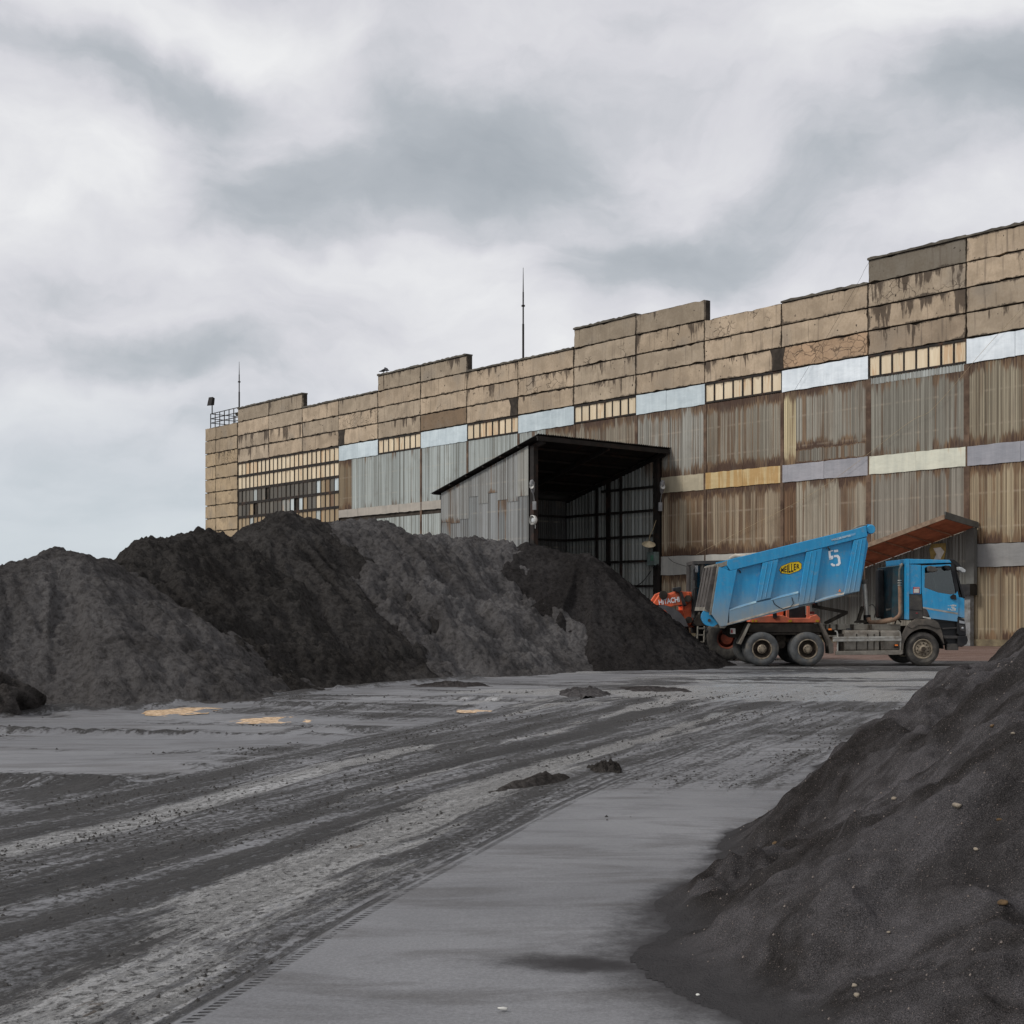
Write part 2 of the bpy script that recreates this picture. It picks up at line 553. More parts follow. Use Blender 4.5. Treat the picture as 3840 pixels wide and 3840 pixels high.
def m_near_sand():
    m, g = newmat("fine_dark_sand")
    o = g.coord()
    tint = g.attr("tint", 'OBJECT', 'Color')
    thin = g.attr("thin", 'GEOMETRY')
    n1 = g.noise(g.vmath('MULTIPLY', o, (0.8, 1.5, 0.8)), 1.1, 7.0, 0.62, 0.7)
    n2 = g.noise(o, 7.0, 6.0, 0.6)
    n3 = g.noise(o, 190.0, 2.0, 0.8)
    c = g.mix(g.mapr(n1, 0.36, 0.64), g.mix(1.0, tint, (0.50, 0.485, 0.47), 'MULTIPLY'), g.mix(1.0, tint, (1.35, 1.35, 1.4), 'MULTIPLY'))
    c = g.mix(g.mapr(n2, 0.35, 0.7), g.mix(1.0, c, (0.82, 0.82, 0.82), 'MULTIPLY'), g.mix(1.0, c, (1.14, 1.14, 1.15), 'MULTIPLY'))
    c = g.mix(g.mapr(n3, 0.35, 0.75), g.mix(1.0, c, (0.5, 0.5, 0.5), 'MULTIPLY'), g.mix(1.0, c, (1.75, 1.72, 1.70), 'MULTIPLY'))
    c = g.mix(g.mapr(g.noise(o, 130.0, 1.0), 0.70, 0.73), c, (0.19, 0.155, 0.14))
    sn = g.mapr(g.math('ADD', thin, g.math('MULTIPLY', g.math('SUBTRACT', g.noise(o, 5.0, 6.0, 0.7), 0.5), 0.7)), 0.0, 1.0)
    c = g.mix(sn, (0.050, 0.048, 0.049), c)
    h = g.math('ADD', g.math('MULTIPLY', g.noise(o, 16.0, 6.0, 0.7), 0.8), g.math('MULTIPLY', g.noise(o, 80.0, 3.0, 0.7), 0.3))
    g.surf(c, 0.95, 0.0, g.bump(h, 0.8, 0.05), 0.0)
    return m


def m_ground():
    m, g = newmat("dusty_yard")
    o = g.node('ShaderNodeNewGeometry').outputs['Position']
    ox, oy, oz = g.sep(o)
    tr = g.attr("track", 'GEOMETRY', 'Vector')
    mud = g.attr("mud", 'GEOMETRY')
    wet = g.attr("wet", 'GEOMETRY')
    far = g.attr("farz", 'GEOMETRY')
    sandy = g.attr("sandy", 'GEOMETRY')
    v, w, red = g.sep(tr)
    # smooth settled dust
    n0 = g.noise(o, 0.25, 5.0, 0.6)
    n1 = g.noise(g.vmath('MULTIPLY', o, (0.6, 2.4, 1.0)), 1.0, 7.0, 0.65, 0.5)
    n2 = g.noise(o, 55.0, 3.0, 0.75)
    dust = g.mix(g.mapr(n0, 0.35, 0.65), (0.122, 0.122, 0.127), (0.180, 0.180, 0.186))
    dust = g.mix(g.mapr(n1, 0.47, 0.72, 0.0, 0.75), dust, (0.080, 0.076, 0.074))
    dust = g.mix(g.mapr(n2, 0.3, 0.75), g.mix(1.0, dust, (0.80, 0.80, 0.80), 'MULTIPLY'), g.mix(1.0, dust, (1.2, 1.2, 1.2), 'MULTIPLY'))
    # churned mud: streaks that follow the wheel tracks
    w_ = g.noise(g.vmath('MULTIPLY', o, (0.5, 0.5, 1)), 1.0, 3.0)
    vv = g.math('ADD', v, g.math('MULTIPLY', g.math('SUBTRACT', w_, 0.5), 0.06))
    def tn(sv, sw, det, rough, seed):
        return g.noise(g.comb(g.math('MULTIPLY', vv, sv), g.math('MULTIPLY', w, sw), seed), 1.0, det, rough)
    def fn(sx, sy, det, rough, seed):
        return g.noise(g.comb(g.math('MULTIPLY', ox, sx), g.math('MULTIPLY', oy, sy), seed), 1.0, det, rough, 0.6)
    def lerp(a, b):
        return g.math('ADD', g.math('MULTIPLY', a, g.math('SUBTRACT', 1.0, far)), g.math('MULTIPLY', b, far))
    def c5(x, k):
        return g.math('MULTIPLY', g.math('SUBTRACT', x, 0.5), k)
    s1 = lerp(tn(9.0, 0.09, 4.0, 0.55, 1.0), fn(0.22, 0.8, 5.0, 0.6, 1.0))
    s2 = lerp(tn(42.0, 0.30, 4.0, 0.6, 5.0), fn(0.6, 2.6, 5.0, 0.65, 5.0))
    ca_, sa_ = math.cos(0.52), math.sin(0.52)
    xr = g.math('SUBTRACT', g.math('MULTIPLY', ox, ca_), g.math('MULTIPLY', oy, sa_))
    yr = g.math('ADD', g.math('MULTIPLY', ox, sa_), g.math('MULTIPLY', oy, ca_))
    sx = g.noise(g.comb(g.math('MULTIPLY', xr, 5.0), g.math('MULTIPLY', yr, 0.22), 41.0), 1.0, 5.0, 0.65, 0.3)
    s2 = g.math('ADD', s2, c5(sx, 0.75))
    s3 = lerp(tn(110.0, 8.0, 5.0, 0.7, 9.0), fn(2.4, 6.0, 5.0, 0.7, 9.0))
    s4 = g.noise(o, 17.0, 6.0, 0.78)
    s5 = lerp(tn(13.0, 0.10, 4.0, 0.6, 23.0), fn(0.16, 0.9, 5.0, 0.6, 23.0))
    s6 = lerp(tn(26.0, 0.9, 5.0, 0.7, 31.0), fn(0.8, 2.0, 6.0, 0.7, 31.0))
    mm = g.math('ADD', mud, g.math('ADD', c5(s1, 0.9), g.math('ADD', c5(s2, 0.9), g.math('ADD', c5(s3, 1.0), c5(s4, 1.35)))))
    mm = g.mapr(mm, 0.10, 0.46)
    mm = g.math('MULTIPLY', mm, g.mapr(mud, 0.02, 0.14))
    # tread prints of the last lorry along the edge of the bundle
    dash = g.mapr(g.math('ADD', c5(s4, 2.2), g.math('SINE', g.math('MULTIPLY', w, 118.0))), -0.3, 0.6)
    near = g.math('MULTIPLY', g.math('SUBTRACT', 1.0, far), g.mapr(oy, 24.0, 16.0))
    tp = 0.0
    for vc, wd, ph in ((0.918, 0.0055, 0.0), (0.938, 0.0075, 1.0), (0.962, 0.0055, 0.0), (0.982, 0.0075, 1.0), (0.998, 0.0055, 0.0)):
        d = g.mapr(g.math('ABSOLUTE', g.math('SUBTRACT', v, vc)), wd, wd * 0.45)
        tp = g.math('MAXIMUM', tp, g.math('MULTIPLY', d, dash if ph == 0.0 else g.mapr(s3, 0.35, 0.5)))
    tp = g.math('MULTIPLY', g.math('MULTIPLY', tp, near), g.mapr(g.math('ADD', s6, c5(s4, 0.5)), 0.40, 0.52))
    mm = g.math('MAXIMUM', mm, g.math('MULTIPLY', tp, 0.85))
    dk = g.math('ADD', s3, g.math('ADD', c5(s4, 1.1), c5(s2, 0.9)))
    mc = g.mix(g.mapr(dk, 0.28, 0.72), (0.006, 0.005, 0.0045), (0.052, 0.048, 0.046))
    mc = g.mix(g.mapr(s1, 0.42, 0.68, 0.0, 0.6), mc, (0.046, 0.043, 0.041))
    c = g.mix(mm, dust, mc)
    # wet slurry squeezed between the ruts, its sky sheen painted in as paler grey
    ww = g.math('ADD', wet, g.math('ADD', c5(s5, 1.3), g.math('ADD', c5(s6, 1.0), g.math('ADD', c5(s3, 0.7), c5(s4, 0.7)))))
    ww = g.math('MULTIPLY', g.math('MULTIPLY', g.mapr(ww, 0.42, 0.60), g.math('MAXIMUM', g.mapr(g.math('ADD', s4, c5(s3, 0.5)), 0.62, 0.50), g.math('MULTIPLY', far, 0.9))), g.mapr(wet, 0.02, 0.15))
    c = g.mix(g.math('MULTIPLY', ww, 0.8), c, (0.36, 0.355, 0.345))
    br = g.mapr(g.math('ADD', s6, c5(s5, 0.4)), 0.66, 0.70)
    c = g.mix(g.math('MULTIPLY', br, g.math('MULTIPLY', ww, 0.85)), c, (0.06, 0.036, 0.016))
    # reddish earth along the building
    rn = g.math('ADD', red, c5(g.noise(g.vmath('MULTIPLY', o, (0.5, 1.6, 1)), 1.0, 6.0), 0.9))
    c = g.mix(g.math('MULTIPLY', g.mapr(rn, 0.4, 0.75), 0.75), c, (0.17, 0.098, 0.072))
    sn = g.math('ADD', sandy, c5(g.noise(o, 6.0, 7.0, 0.75), 0.8))
    sm = g.mapr(sn, 0.12, 0.95)
    c = g.mix(sm, c, (0.046, 0.044, 0.045))
    rough = g.mix(mm, g.mix(g.mapr(n1, 0.42, 0.62), (0.46, 0.46, 0.46), (0.66, 0.66, 0.66)), (0.70, 0.70, 0.70))
    rough = g.mix(ww, rough, (0.22, 0.22, 0.22))
    rough = g.mix(sm, rough, (0.95, 0.95, 0.95))
    h = g.math('ADD', g.math('MULTIPLY', c5(s4, 1.0), g.math('ADD', mm, 0.08)), g.math('MULTIPLY', c5(s3, 1.3), mm))
    h = g.math('ADD', h, g.math('MULTIPLY', c5(s2, 1.2), mm))
    h = g.math('SUBTRACT', h, g.math('MULTIPLY', tp, 0.5))
    g.surf(c, rough, 0.0, g.bump(h, 1.0, 0.05), g.math('MULTIPLY', g.math('SUBTRACT', 1.0, g.mapr(sn, 0.0, 0.6)), 0.35))
    return m


def m_blue(name, kind):
    """truck paint with road dust that has settled on the lower panels"""
    m, g = newmat(name)
    o = g.coord()
    x, y, z = g.sep(o)
    n = g.noise(o, 1.6, 6.0, 0.65)
    n2 = g.noise(g.vmath('MULTIPLY', o, (9.0, 9.0, 1.2)), 1.0, 5.0, 0.6)
    base = g.mix(g.mapr(n2, 0.3, 0.75), (0.018, 0.255, 0.50), (0.028, 0.31, 0.57))
    if kind == 'bed':
        h = g.math('SUBTRACT', z, g.math('ADD', 1.256, g.math('MULTIPLY', g.math('ADD', x, 3.73), 0.2457)))
        h = g.math('ADD', h, g.math('MULTIPLY', g.math('ADD', x, 3.73), 0.10))
        h = g.math('ADD', h, g.math('MULTIPLY', g.math('SUBTRACT', n, 0.5), 0.55))
        d = g.mapr(h, 1.25, 0.05)
    else:
        h = g.math('ADD', z, g.math('MULTIPLY', g.math('SUBTRACT', n, 0.5), 0.5))
        h = g.math('ADD', h, g.math('MULTIPLY', x, -0.12))
        d = g.mapr(h, 1.55, 0.95, 0.0, 0.5)
    d = g.math('MULTIPLY', d, g.mapr(n2, 0.2, 0.7, 0.75, 1.0))
    c = g.mix(g.math('MULTIPLY', d, 0.9), base, (0.27, 0.285, 0.275))
    c = g.mix(g.mapr(g.noise(o, 6.0, 6.0, 0.7), 0.50, 0.75, 0.0, 0.45), c, (0.24, 0.28, 0.29))
    rough = g.math('ADD', 0.32, g.math('MULTIPLY', d, 0.45))
    g.surf(c, rough, 0.0, None, 0.45)
    return m


def m_glass(name, tint=(0.35, 0.42, 0.42)):
    m, g = newmat(name)
    t = g.node('ShaderNodeBsdfTransparent', {'Color': tint})
    gl = g.node('ShaderNodeBsdfGlossy', {'Color': (0.9, 0.9, 0.9), 'Roughness': 0.03})
    fr = g.node('ShaderNodeFresnel', {'IOR': 1.5})
    f = g.math('ADD', g.math('MULTIPLY', fr.outputs[0], 1.0), 0.06)
    mx = g.node('ShaderNodeMixShader', {0: f, 1: t.outputs[0], 2: gl.outputs[0]})
    o = g.node('ShaderNodeOutputMaterial')
    g.t.links.new(mx.outputs[0], o.inputs[0])
    return m


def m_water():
    m, g = newmat("muddy_water_painted_glint")
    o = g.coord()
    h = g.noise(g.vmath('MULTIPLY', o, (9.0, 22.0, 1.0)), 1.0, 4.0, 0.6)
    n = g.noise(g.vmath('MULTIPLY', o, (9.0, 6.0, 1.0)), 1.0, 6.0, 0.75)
    c = g.mix(g.mapr(n, 0.35, 0.65), (0.36, 0.21, 0.09), (0.95, 0.70, 0.45))  # muddy tan, with bright golden reflections painted into the base colour
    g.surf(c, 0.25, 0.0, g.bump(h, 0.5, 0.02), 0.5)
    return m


M = {
    'concrete': m_concrete(), 'corr': m_corr(), 'flat': m_flat(), 'pane': m_pane(),
    'sand': m_sand(), 'nsand': m_near_sand(), 'ground': m_ground(), 'water': m_water(),
    'joint': m_plain("sooty_joint", (0.045, 0.036, 0.028), 0.95, 0, 0.4, scale=2),
    'frame': m_plain("black_window_frame", (0.022, 0.018, 0.015), 0.8, 0, 0.4, (0.07, 0.035, 0.02), 0.3),
    'coping': m_plain("weathered_coping", (0.10, 0.088, 0.07), 0.9, 0, 0.45, scale=1.5, bump=0.02),
    'roofing': m_plain("roofing_felt", (0.06, 0.055, 0.05), 0.95),
    'darksteel': m_plain("dark_rusty_steel", (0.013, 0.0105, 0.009), 0.75, 0, 0.4, (0.04, 0.02, 0.013), 0.3, 2.0),
    'rustroof': m_plain("rusty_roof_sheet", (0.42, 0.155, 0.085), 0.85, 0, 0.3, (0.30, 0.095, 0.05), 0.45, 1.4),
    'greywall': m_plain("grey_weathered_sheet", (0.115, 0.115, 0.105), 0.8, 0, 0.25, (0.075, 0.07, 0.06), 0.3, 0.8),
    'greypost': m_plain("grey_painted_post", (0.20, 0.205, 0.205), 0.7, 0, 0.25, (0.10, 0.09, 0.075), 0.4),
    'plinth': m_plain("stained_plinth", (0.17, 0.14, 0.085), 0.9, 0, 0.4, (0.08, 0.06, 0.04), 0.5, 1.0),
    'blue_bed': m_blue("dusty_blue_bed_paint", 'bed'), 'blue_cab': m_blue("blue_cab_paint", 'cab'),
    'dust_grey': m_plain("dusty_grey_metal", (0.20, 0.185, 0.155), 0.8, 0, 0.3, (0.12, 0.10, 0.08), 0.4, 3.0),
    'dust_pale': m_plain("pale_dusty_edge", (0.42, 0.38, 0.32), 0.8, 0, 0.3, scale=4.0),
    'mesh_dark': m_plain("tailgate_board", (0.075, 0.066, 0.06), 0.85, 0, 0.35, scale=4.0),
    'black': m_plain("black_plastic", (0.014, 0.014, 0.015), 0.45, 0, 0.3, (0.04, 0.037, 0.034), 0.3),
    'grey_plastic': m_plain("dark_grey_plastic", (0.045, 0.042, 0.04), 0.6, 0, 0.25, (0.09, 0.08, 0.068), 0.4),
    'fender': m_plain("dusty_fender", (0.085, 0.075, 0.064), 0.75, 0, 0.3, (0.15, 0.125, 0.10), 0.4),
    'chassis': m_plain("muddy_chassis", (0.035, 0.029, 0.023), 0.9, 0, 0.5, (0.085, 0.068, 0.05), 0.4),
    'tyre': m_plain("dusty_tyre_rubber", (0.075, 0.078, 0.079), 0.9, 0, 0.25, (0.13, 0.118, 0.10), 0.35, 5.0),
    'tyre_old': m_plain("worn_tyre_rubber", (0.05, 0.046, 0.042), 0.9, 0, 0.3, (0.105, 0.095, 0.08), 0.5, 5.0),
    'rim': m_plain("dusty_rim", (0.27, 0.225, 0.165), 0.7, 0, 0.3, (0.09, 0.07, 0.05), 0.45, 8.0),
    'rim_dark': m_plain("grimy_rim_dish", (0.04, 0.03, 0.022), 0.85, 0, 0.4, (0.10, 0.075, 0.05), 0.35, 8.0),
    'alu': m_plain("dusty_aluminium", (0.36, 0.35, 0.32), 0.5, 0.3, 0.25, (0.20, 0.175, 0.145), 0.45, 4.0),
    'tank': m_plain("dusty_tank", (0.215, 0.195, 0.165), 0.65, 0.1, 0.25, (0.12, 0.10, 0.08), 0.4, 4.0),
    'steel': m_plain("bright_steel", (0.52, 0.50, 0.45), 0.4, 0.4, 0.2, (0.30, 0.25, 0.19), 0.35, 5.0),
    'copper': m_plain("heat_browned_pipe", (0.26, 0.155, 0.10), 0.7, 0.1, 0.25, (0.34, 0.25, 0.17), 0.4, 4.0),
    'white': m_plain("white_lettering", (0.78, 0.80, 0.82), 0.6, 0, 0.06),
    'white_dirty': m_plain("off_white", (0.55, 0.54, 0.50), 0.6, 0, 0.2),
    'yellow': m_plain("yellow_badge", (0.80, 0.55, 0.02), 0.5, 0, 0.08),
    'ink': m_plain("black_print", (0.012, 0.012, 0.014), 0.6, 0, 0.1),
    'red': m_plain("red_print", (0.33, 0.03, 0.035), 0.6, 0, 0.1),
    'amber': m_plain("amber_lens", (0.85, 0.22, 0.04), 0.3, 0, 0.1),
    'orange_rim': m_plain("grimy_orange_rim", (0.22, 0.05, 0.025), 0.7, 0, 0.4, (0.08, 0.04, 0.028), 0.5, 4.0),
    'orange': m_plain("loader_orange_paint", (0.72, 0.125, 0.042), 0.5, 0, 0.22, (0.30, 0.10, 0.055), 0.35, 3.0, 0.4),
    'orange_pale': m_plain("faded_orange_paint", (0.68, 0.175, 0.095), 0.55, 0, 0.18, (0.40, 0.16, 0.10), 0.3, 3.0),
    'ochre': m_plain("yellow_reflector", (0.55, 0.33, 0.03), 0.5),
    'mirror': m_plain("mirror_shell", (0.42, 0.43, 0.43), 0.4, 0, 0.15),
    'galv': m_plain("galvanised_lamp", (0.22, 0.22, 0.22), 0.5, 0.1, 0.2),
    'cable': m_plain("cable_black", (0.02, 0.02, 0.02), 0.7),
    'cable_pale': m_plain("cable_pale", (0.36, 0.29, 0.18), 0.7),
    'stone': m_plain("pale_stone", (0.26, 0.22, 0.17), 0.9, 0, 0.3, scale=30.0),
    'mudcrumb': m_plain("mud_crumb", (0.04, 0.037, 0.034), 0.8, 0, 0.4, scale=20.0), 'grit': m_plain("sand_grit", (0.19, 0.16, 0.14), 0.9, 0, 0.3, scale=30.0),
    'mudguard': m_plain("scuffed_mudguard", (0.085, 0.08, 0.082), 0.4, 0, 0.2, scale=4.0, spec=0.5),
    'rubble': m_plain("rust_stone", (0.11, 0.07, 0.035), 0.9, 0, 0.4, scale=30.0),
    'glass': m_glass("cab_glass"), 'teal': m_plain("tinted_cab_glass", (0.10, 0.17, 0.16), 0.25, 0, 0.3, spec=0.5),
    'lamp': m_plain("headlamp_lens", (0.30, 0.31, 0.32), 0.15, 0.2, 0.2, spec=0.5),
    'cover': m_plain("pale_grey_sheet_cover", (0.36, 0.39, 0.38), 0.7, 0, 0.2, (0.2, 0.2, 0.18), 0.3),
    'bird': m_plain("dark_feathers", (0.04, 0.04, 0.045), 0.8),
}
# ---------------------------------------------------------------- sky is the world; ground next
LY = np.array([2, 4, 6, 8, 10, 12.3, 15.3, 18.9, 27, 33.8, 40, 60, 100.0])
LX = np.array([-10.8, -9.4, -8.0, -6.8, -5.7, -4.64, -3.38, -2.33, 0.36, 4.1, 8.0, 16, 30.0])
RY = np.array([2, 4, 6, 8.2, 11.4, 15, 19.3, 28, 34, 40, 60, 100.0])
RX = np.array([-2.9, -2.1, -1.44, -0.85, 0.15, 1.37, 3.28, 6.9, 9.5, 12.5, 21, 38.0])


PUDDLES = [(-5.85, 24.1, 0.9), (-3.95, 22.3, 0.85), (-0.68, 24.25, 0.4)]


def smooth_interp(y, yy, xx):
    return (np.interp(y - 0.7, yy, xx) + np.interp(y, yy, xx) * 2 + np.interp(y + 0.7, yy, xx)) / 4


def axis(segs):
    out = [segs[0][0]]
    for a, b, d in segs:
        n = max(1, int(round((b - a) / d)))
        out += list(a + (b - a) * (np.arange(1, n + 1) / n))
    return np.array(out)


TOE_Y = [0, 2, 4.5, 5.8, 6.6, 7.2, 7.8, 8.4, 9.2, 9.7, 10.15, 10.9, 11.9, 14.3, 17.5, 20, 23, 26, 30]
TOE_X = [1.7, 1.6, 1.5, 1.32, 0.95, 0.74, 0.92, 1.16, 1.50, 1.60, 1.44, 1.84, 2.32, 3.18, 4.55, 5.9, 8.0, 10.5, 14]


def toe_dist(X, Y):
    """how far inside the foot line of the near heap, in metres"""
    wy = Y + 0.30 * fbm(X * 0.9, Y * 0.9, 5, 902, 0.6)
    wx = X + 0.30 * fbm(X * 0.9 + 5, Y * 0.9, 5, 901, 0.6)
    tx = (np.interp(wy - 0.25, TOE_Y, TOE_X) + 2 * np.interp(wy, TOE_Y, TOE_X) + np.interp(wy + 0.25, TOE_Y, TOE_X)) / 4
    ca = np.interp(wy, [0, 6, 9, 12, 18, 26], [0.97, 0.95, 0.93, 0.93, 0.89, 0.83])
    return (wx - tx) * ca


def near_height(X, Y):
    d = toe_dist(X, Y)
    m = np.interp(Y, [0, 5, 7, 9, 11, 14, 20, 26], [0.60, 0.62, 0.60, 0.67, 0.74, 0.74, 0.69, 0.67])
    top = np.interp(Y, [0, 6, 10, 14, 20, 26], [2.5, 2.7, 2.6, 2.1, 1.6, 1.2])
    h = m * d
    k = 0.5
    h = -k * np.log(np.exp(-h / k) + np.exp(-top / k))          # soft crest
    grow = sstep(d, 0.15, 1.6)
    al = Y * 0.93 - X * 0.28                                    # along the foot line
    # slip folds running down the slope and soft bumps
    h = h + grow * (0.36 * vnoise(al * 0.75, d * 0.22, 911) + 0.30 * vnoise(al * 1.9 + d * 0.4, d * 0.4, 912) + 0.13 * vnoise(al * 4.6 + d * 0.8, d * 0.9, 913))
    h = h + 0.14 * grow * fbm(X * 1.1, Y * 1.1, 3, 914) + 0.10 * sstep(d, 0.0, 0.6) * fbm(X * 2.8, Y * 2.8, 5, 915, 0.55) + 0.05 * sstep(d, 0.05, 0.6) * (0.4 + np.clip(vnoise(X * 1.3, Y * 1.3, 919) * 2, 0, 1)) * fbm(X * 8.5, Y * 8.5, 3, 920, 0.6)
    soft = np.clip(fbm(X * 0.6, Y * 0.6, 2, 916) + 0.2, 0, 1)
    h = h - 0.34 * soft * grow * sstep(vnoise(X * 2.1, Y * 1.7, 917), 0.05, 0.40)
    h = np.minimum(h, m * d * 1.25 + 0.25 * np.clip(1.4 - (Y - 11) * 0.12, 0.15, 1))
    # crumbled lips at the toe
    for lx, ly, a_ in ((1.35, 8.35, 0.17), (1.95, 9.9, 0.12), (2.9, 12.2, 0.10), (3.6, 14.0, 0.12)):
        lip = np.exp(-((X - lx) / 0.32) ** 2 - ((Y - ly) / 0.42) ** 2)
        h = h + lip * (a_ + a_ * 1.6 * fbm(X * 4.5, Y * 4.5, 3, 918))
    return 0.5 * (h + np.sqrt(h * h + 0.012)) - 0.03


def ground_fields(X, Y):
    L = smooth_interp(Y, LY, LX); R = smooth_interp(Y, RY, RX)
    v = (X - L) / (R - L)
    w = np.sqrt(1.0) * Y * 1.1
    vw = v + 0.10 * fbm(Y * 0.14, X * 0.12, 3, 5)
    inside = sstep(v, -0.03, 0.06) * (1 - sstep(v, 0.93, 1.01))
    # wheel bands, wandering a little as they run
    band = 0.5 + 1.1 * vnoise(vw * 9.0, Y * 0.05, 11) + 0.9 * vnoise(vw * 23.0, Y * 0.07, 12)
    band = np.clip(band, 0, 1)
    far = sstep(Y, 26, 33)
    bandx = np.clip(0.42 + 1.2 * fbm(X * 0.22 + 3, Y * 0.75, 4, 21), 0, 1)
    in_far = sstep(v, -0.6, 0.0) * (1 - sstep(v, 1.1, 1.9))
    mud = inside * (0.34 + 0.34 * band) * (1 - far) + far * in_far * (0.22 + 0.38 * bandx)
    right = sstep(v, 0.9, 1.0) * (1 - sstep(v, 1.25, 1.75)) * sstep(Y, 11, 17)
    mud = np.maximum(mud, right * (0.16 + 0.30 * np.clip(fbm(X * 0.5, Y * 0.9, 3, 33) + 0.35, 0, 1)))
    mud *= 0.9 + 0.4 * fbm(X * 0.5, Y * 0.3, 3, 31)
    # ripples of drifted dust left of the tracks
    rip = (1 - sstep(v, -0.05, 0.02)) * sstep(Y, 8, 12) * (1 - sstep(Y, 24, 30))
    rn_ = fbm(X * 0.16 - Y * 0.10, Y * 0.60 + X * 0.22, 2, 41, 0.5)
    ridge = np.clip(1 - np.abs(rn_ - 0.05) / 0.14, 0, 1) * np.clip(vnoise(X * 0.3, Y * 0.3, 44) * 3 + 1.0, 0, 1)
    mud = np.maximum(mud, rip * sstep(ridge, 0.25, 0.9) * 0.50)
    left = (1 - sstep(v, -0.04, 0.05)) * sstep(Y, 9, 13) * sstep(v, -1.6, -0.9)
    ls = np.clip(0.10 + 0.75 * fbm(X * 0.22 - Y * 0.1, Y * 0.9 + X * 0.35, 4, 47, 0.6), 0, 0.45)
    mud = np.maximum(mud, left * ls)
    # slurry lines between the bands
    def line(vc, wd, y0, y1):
        return np.exp(-((vw - vc) / wd) ** 2) * sstep(Y, y0, y0 + 2) * (1 - sstep(Y, y1 - 3, y1))
    wet = 0.72 * line(0.30, 0.06, 5, 20) + 0.66 * line(0.80, 0.07, 7, 26) + 0.36 * line(0.60, 0.05, 6, 22) + 0.4 * line(0.12, 0.04, 15, 26) + 0.42 * line(0.45, 0.04, 16, 30)
    wet = wet + 0.50 * line(0.90, 0.07, 3, 18) + 0.04 * inside
    wfar = np.clip(0.62 + 1.3 * fbm(X * 0.16 + 9, Y * 0.55 + 4, 4, 51), 0, 1) * sstep(Y, 22, 29) * (1 - sstep(Y, 40, 43)) * sstep(X, -4, 1)
    wet = np.clip(wet + wfar * 1.0, 0, 1)
    red = sstep(Y - 0.9 * (20 - X) * 0.3, 43.5, 47) * sstep(X, 6, 12)
    gr = -0.02 * inside * (band - 0.3) + 0.018 * fbm(vw * 30, Y * 1.3, 3, 61) * inside + 0.035 * far * in_far * (bandx - 0.5)
    gr = gr + rip * (0.10 * ridge) + 0.05 * fbm(X * 0.18, Y * 0.18, 2, 71)
    fade = 1 - sstep(np.abs(X), 18, 26)
    flat = 1 - 0.8 * sstep(Y, 41, 43)
    # little bank pushed up along the foot of the heaps
    for (ax, ay), (bx, by) in (((-9.5, 21.6), (-6.3, 25.6)), ((-6.3, 25.6), (-3.9, 30.4)), ((-3.9, 30.4), (-1.0, 35.0))):
        t = np.clip(((X - ax) * (bx - ax) + (Y - ay) * (by - ay)) / ((bx - ax) ** 2 + (by - ay) ** 2), 0, 1)
        dl = np.hypot(X - ax - t * (bx - ax), Y - ay - t * (by - ay)) + 0.25 * fbm(X * 1.2, Y * 1.2, 3, 91)
        e = np.exp(-(dl / 0.16) ** 2)
        mud = np.maximum(mud, e * 0.6); gr = gr + 0.09 * e
    d = toe_dist(X, Y)
    sandy = np.exp(-np.clip(-d, 0, 9) / np.interp(Y, [7, 9, 11], [0.34, 0.22, 0.12])) * (Y < 30)
    sandy = np.maximum(sandy, 1.0 * np.exp(-((X - 0.38) / 0.48) ** 2 - ((Y - 7.08 + 0.15 * X) / 0.20) ** 2))
    mud = mud * (1 - sandy)
    for px_, py_, rr in PUDDLES:
        g2 = np.exp(-((X - px_) ** 2 + ((Y - py_) * 0.8) ** 2) / rr ** 2)
        gr = gr * (1 - g2) + g2 * (-0.022 + 0.075 * fbm(X * 4, Y * 1.8, 4, 77)); mud = mud * (1 - g2)
    return gr * fade * flat, np.stack([v, w, red], -1), mud * fade, wet * fade, sandy, far


gx = axis([(-900, -60, 60), (-60, -20, 5), (-20, -11, 0.4), (-11, 10, 0.055), (10, 20, 0.12), (20, 60, 4), (60, 900, 60)])
gy = axis([(-60, 2, 6), (2, 5, 0.3), (5, 14, 0.045), (14, 24, 0.08), (24, 46, 0.12), (46, 80, 1.0), (80, 140, 6), (140, 2000, 120)])
GXX, GYY = np.meshgrid(gx, gy, indexing='ij')
gz, gtr, gmud, gwet, gsan, gfar = ground_fields(GXX, GYY)
ground = grid_mesh("ground", gx, gy, gz - 0.004, M['ground'], attrs={"track": gtr, "mud": gmud, "wet": gwet, "sandy": gsan, "farz": gfar})
ground["kind"] = "structure"


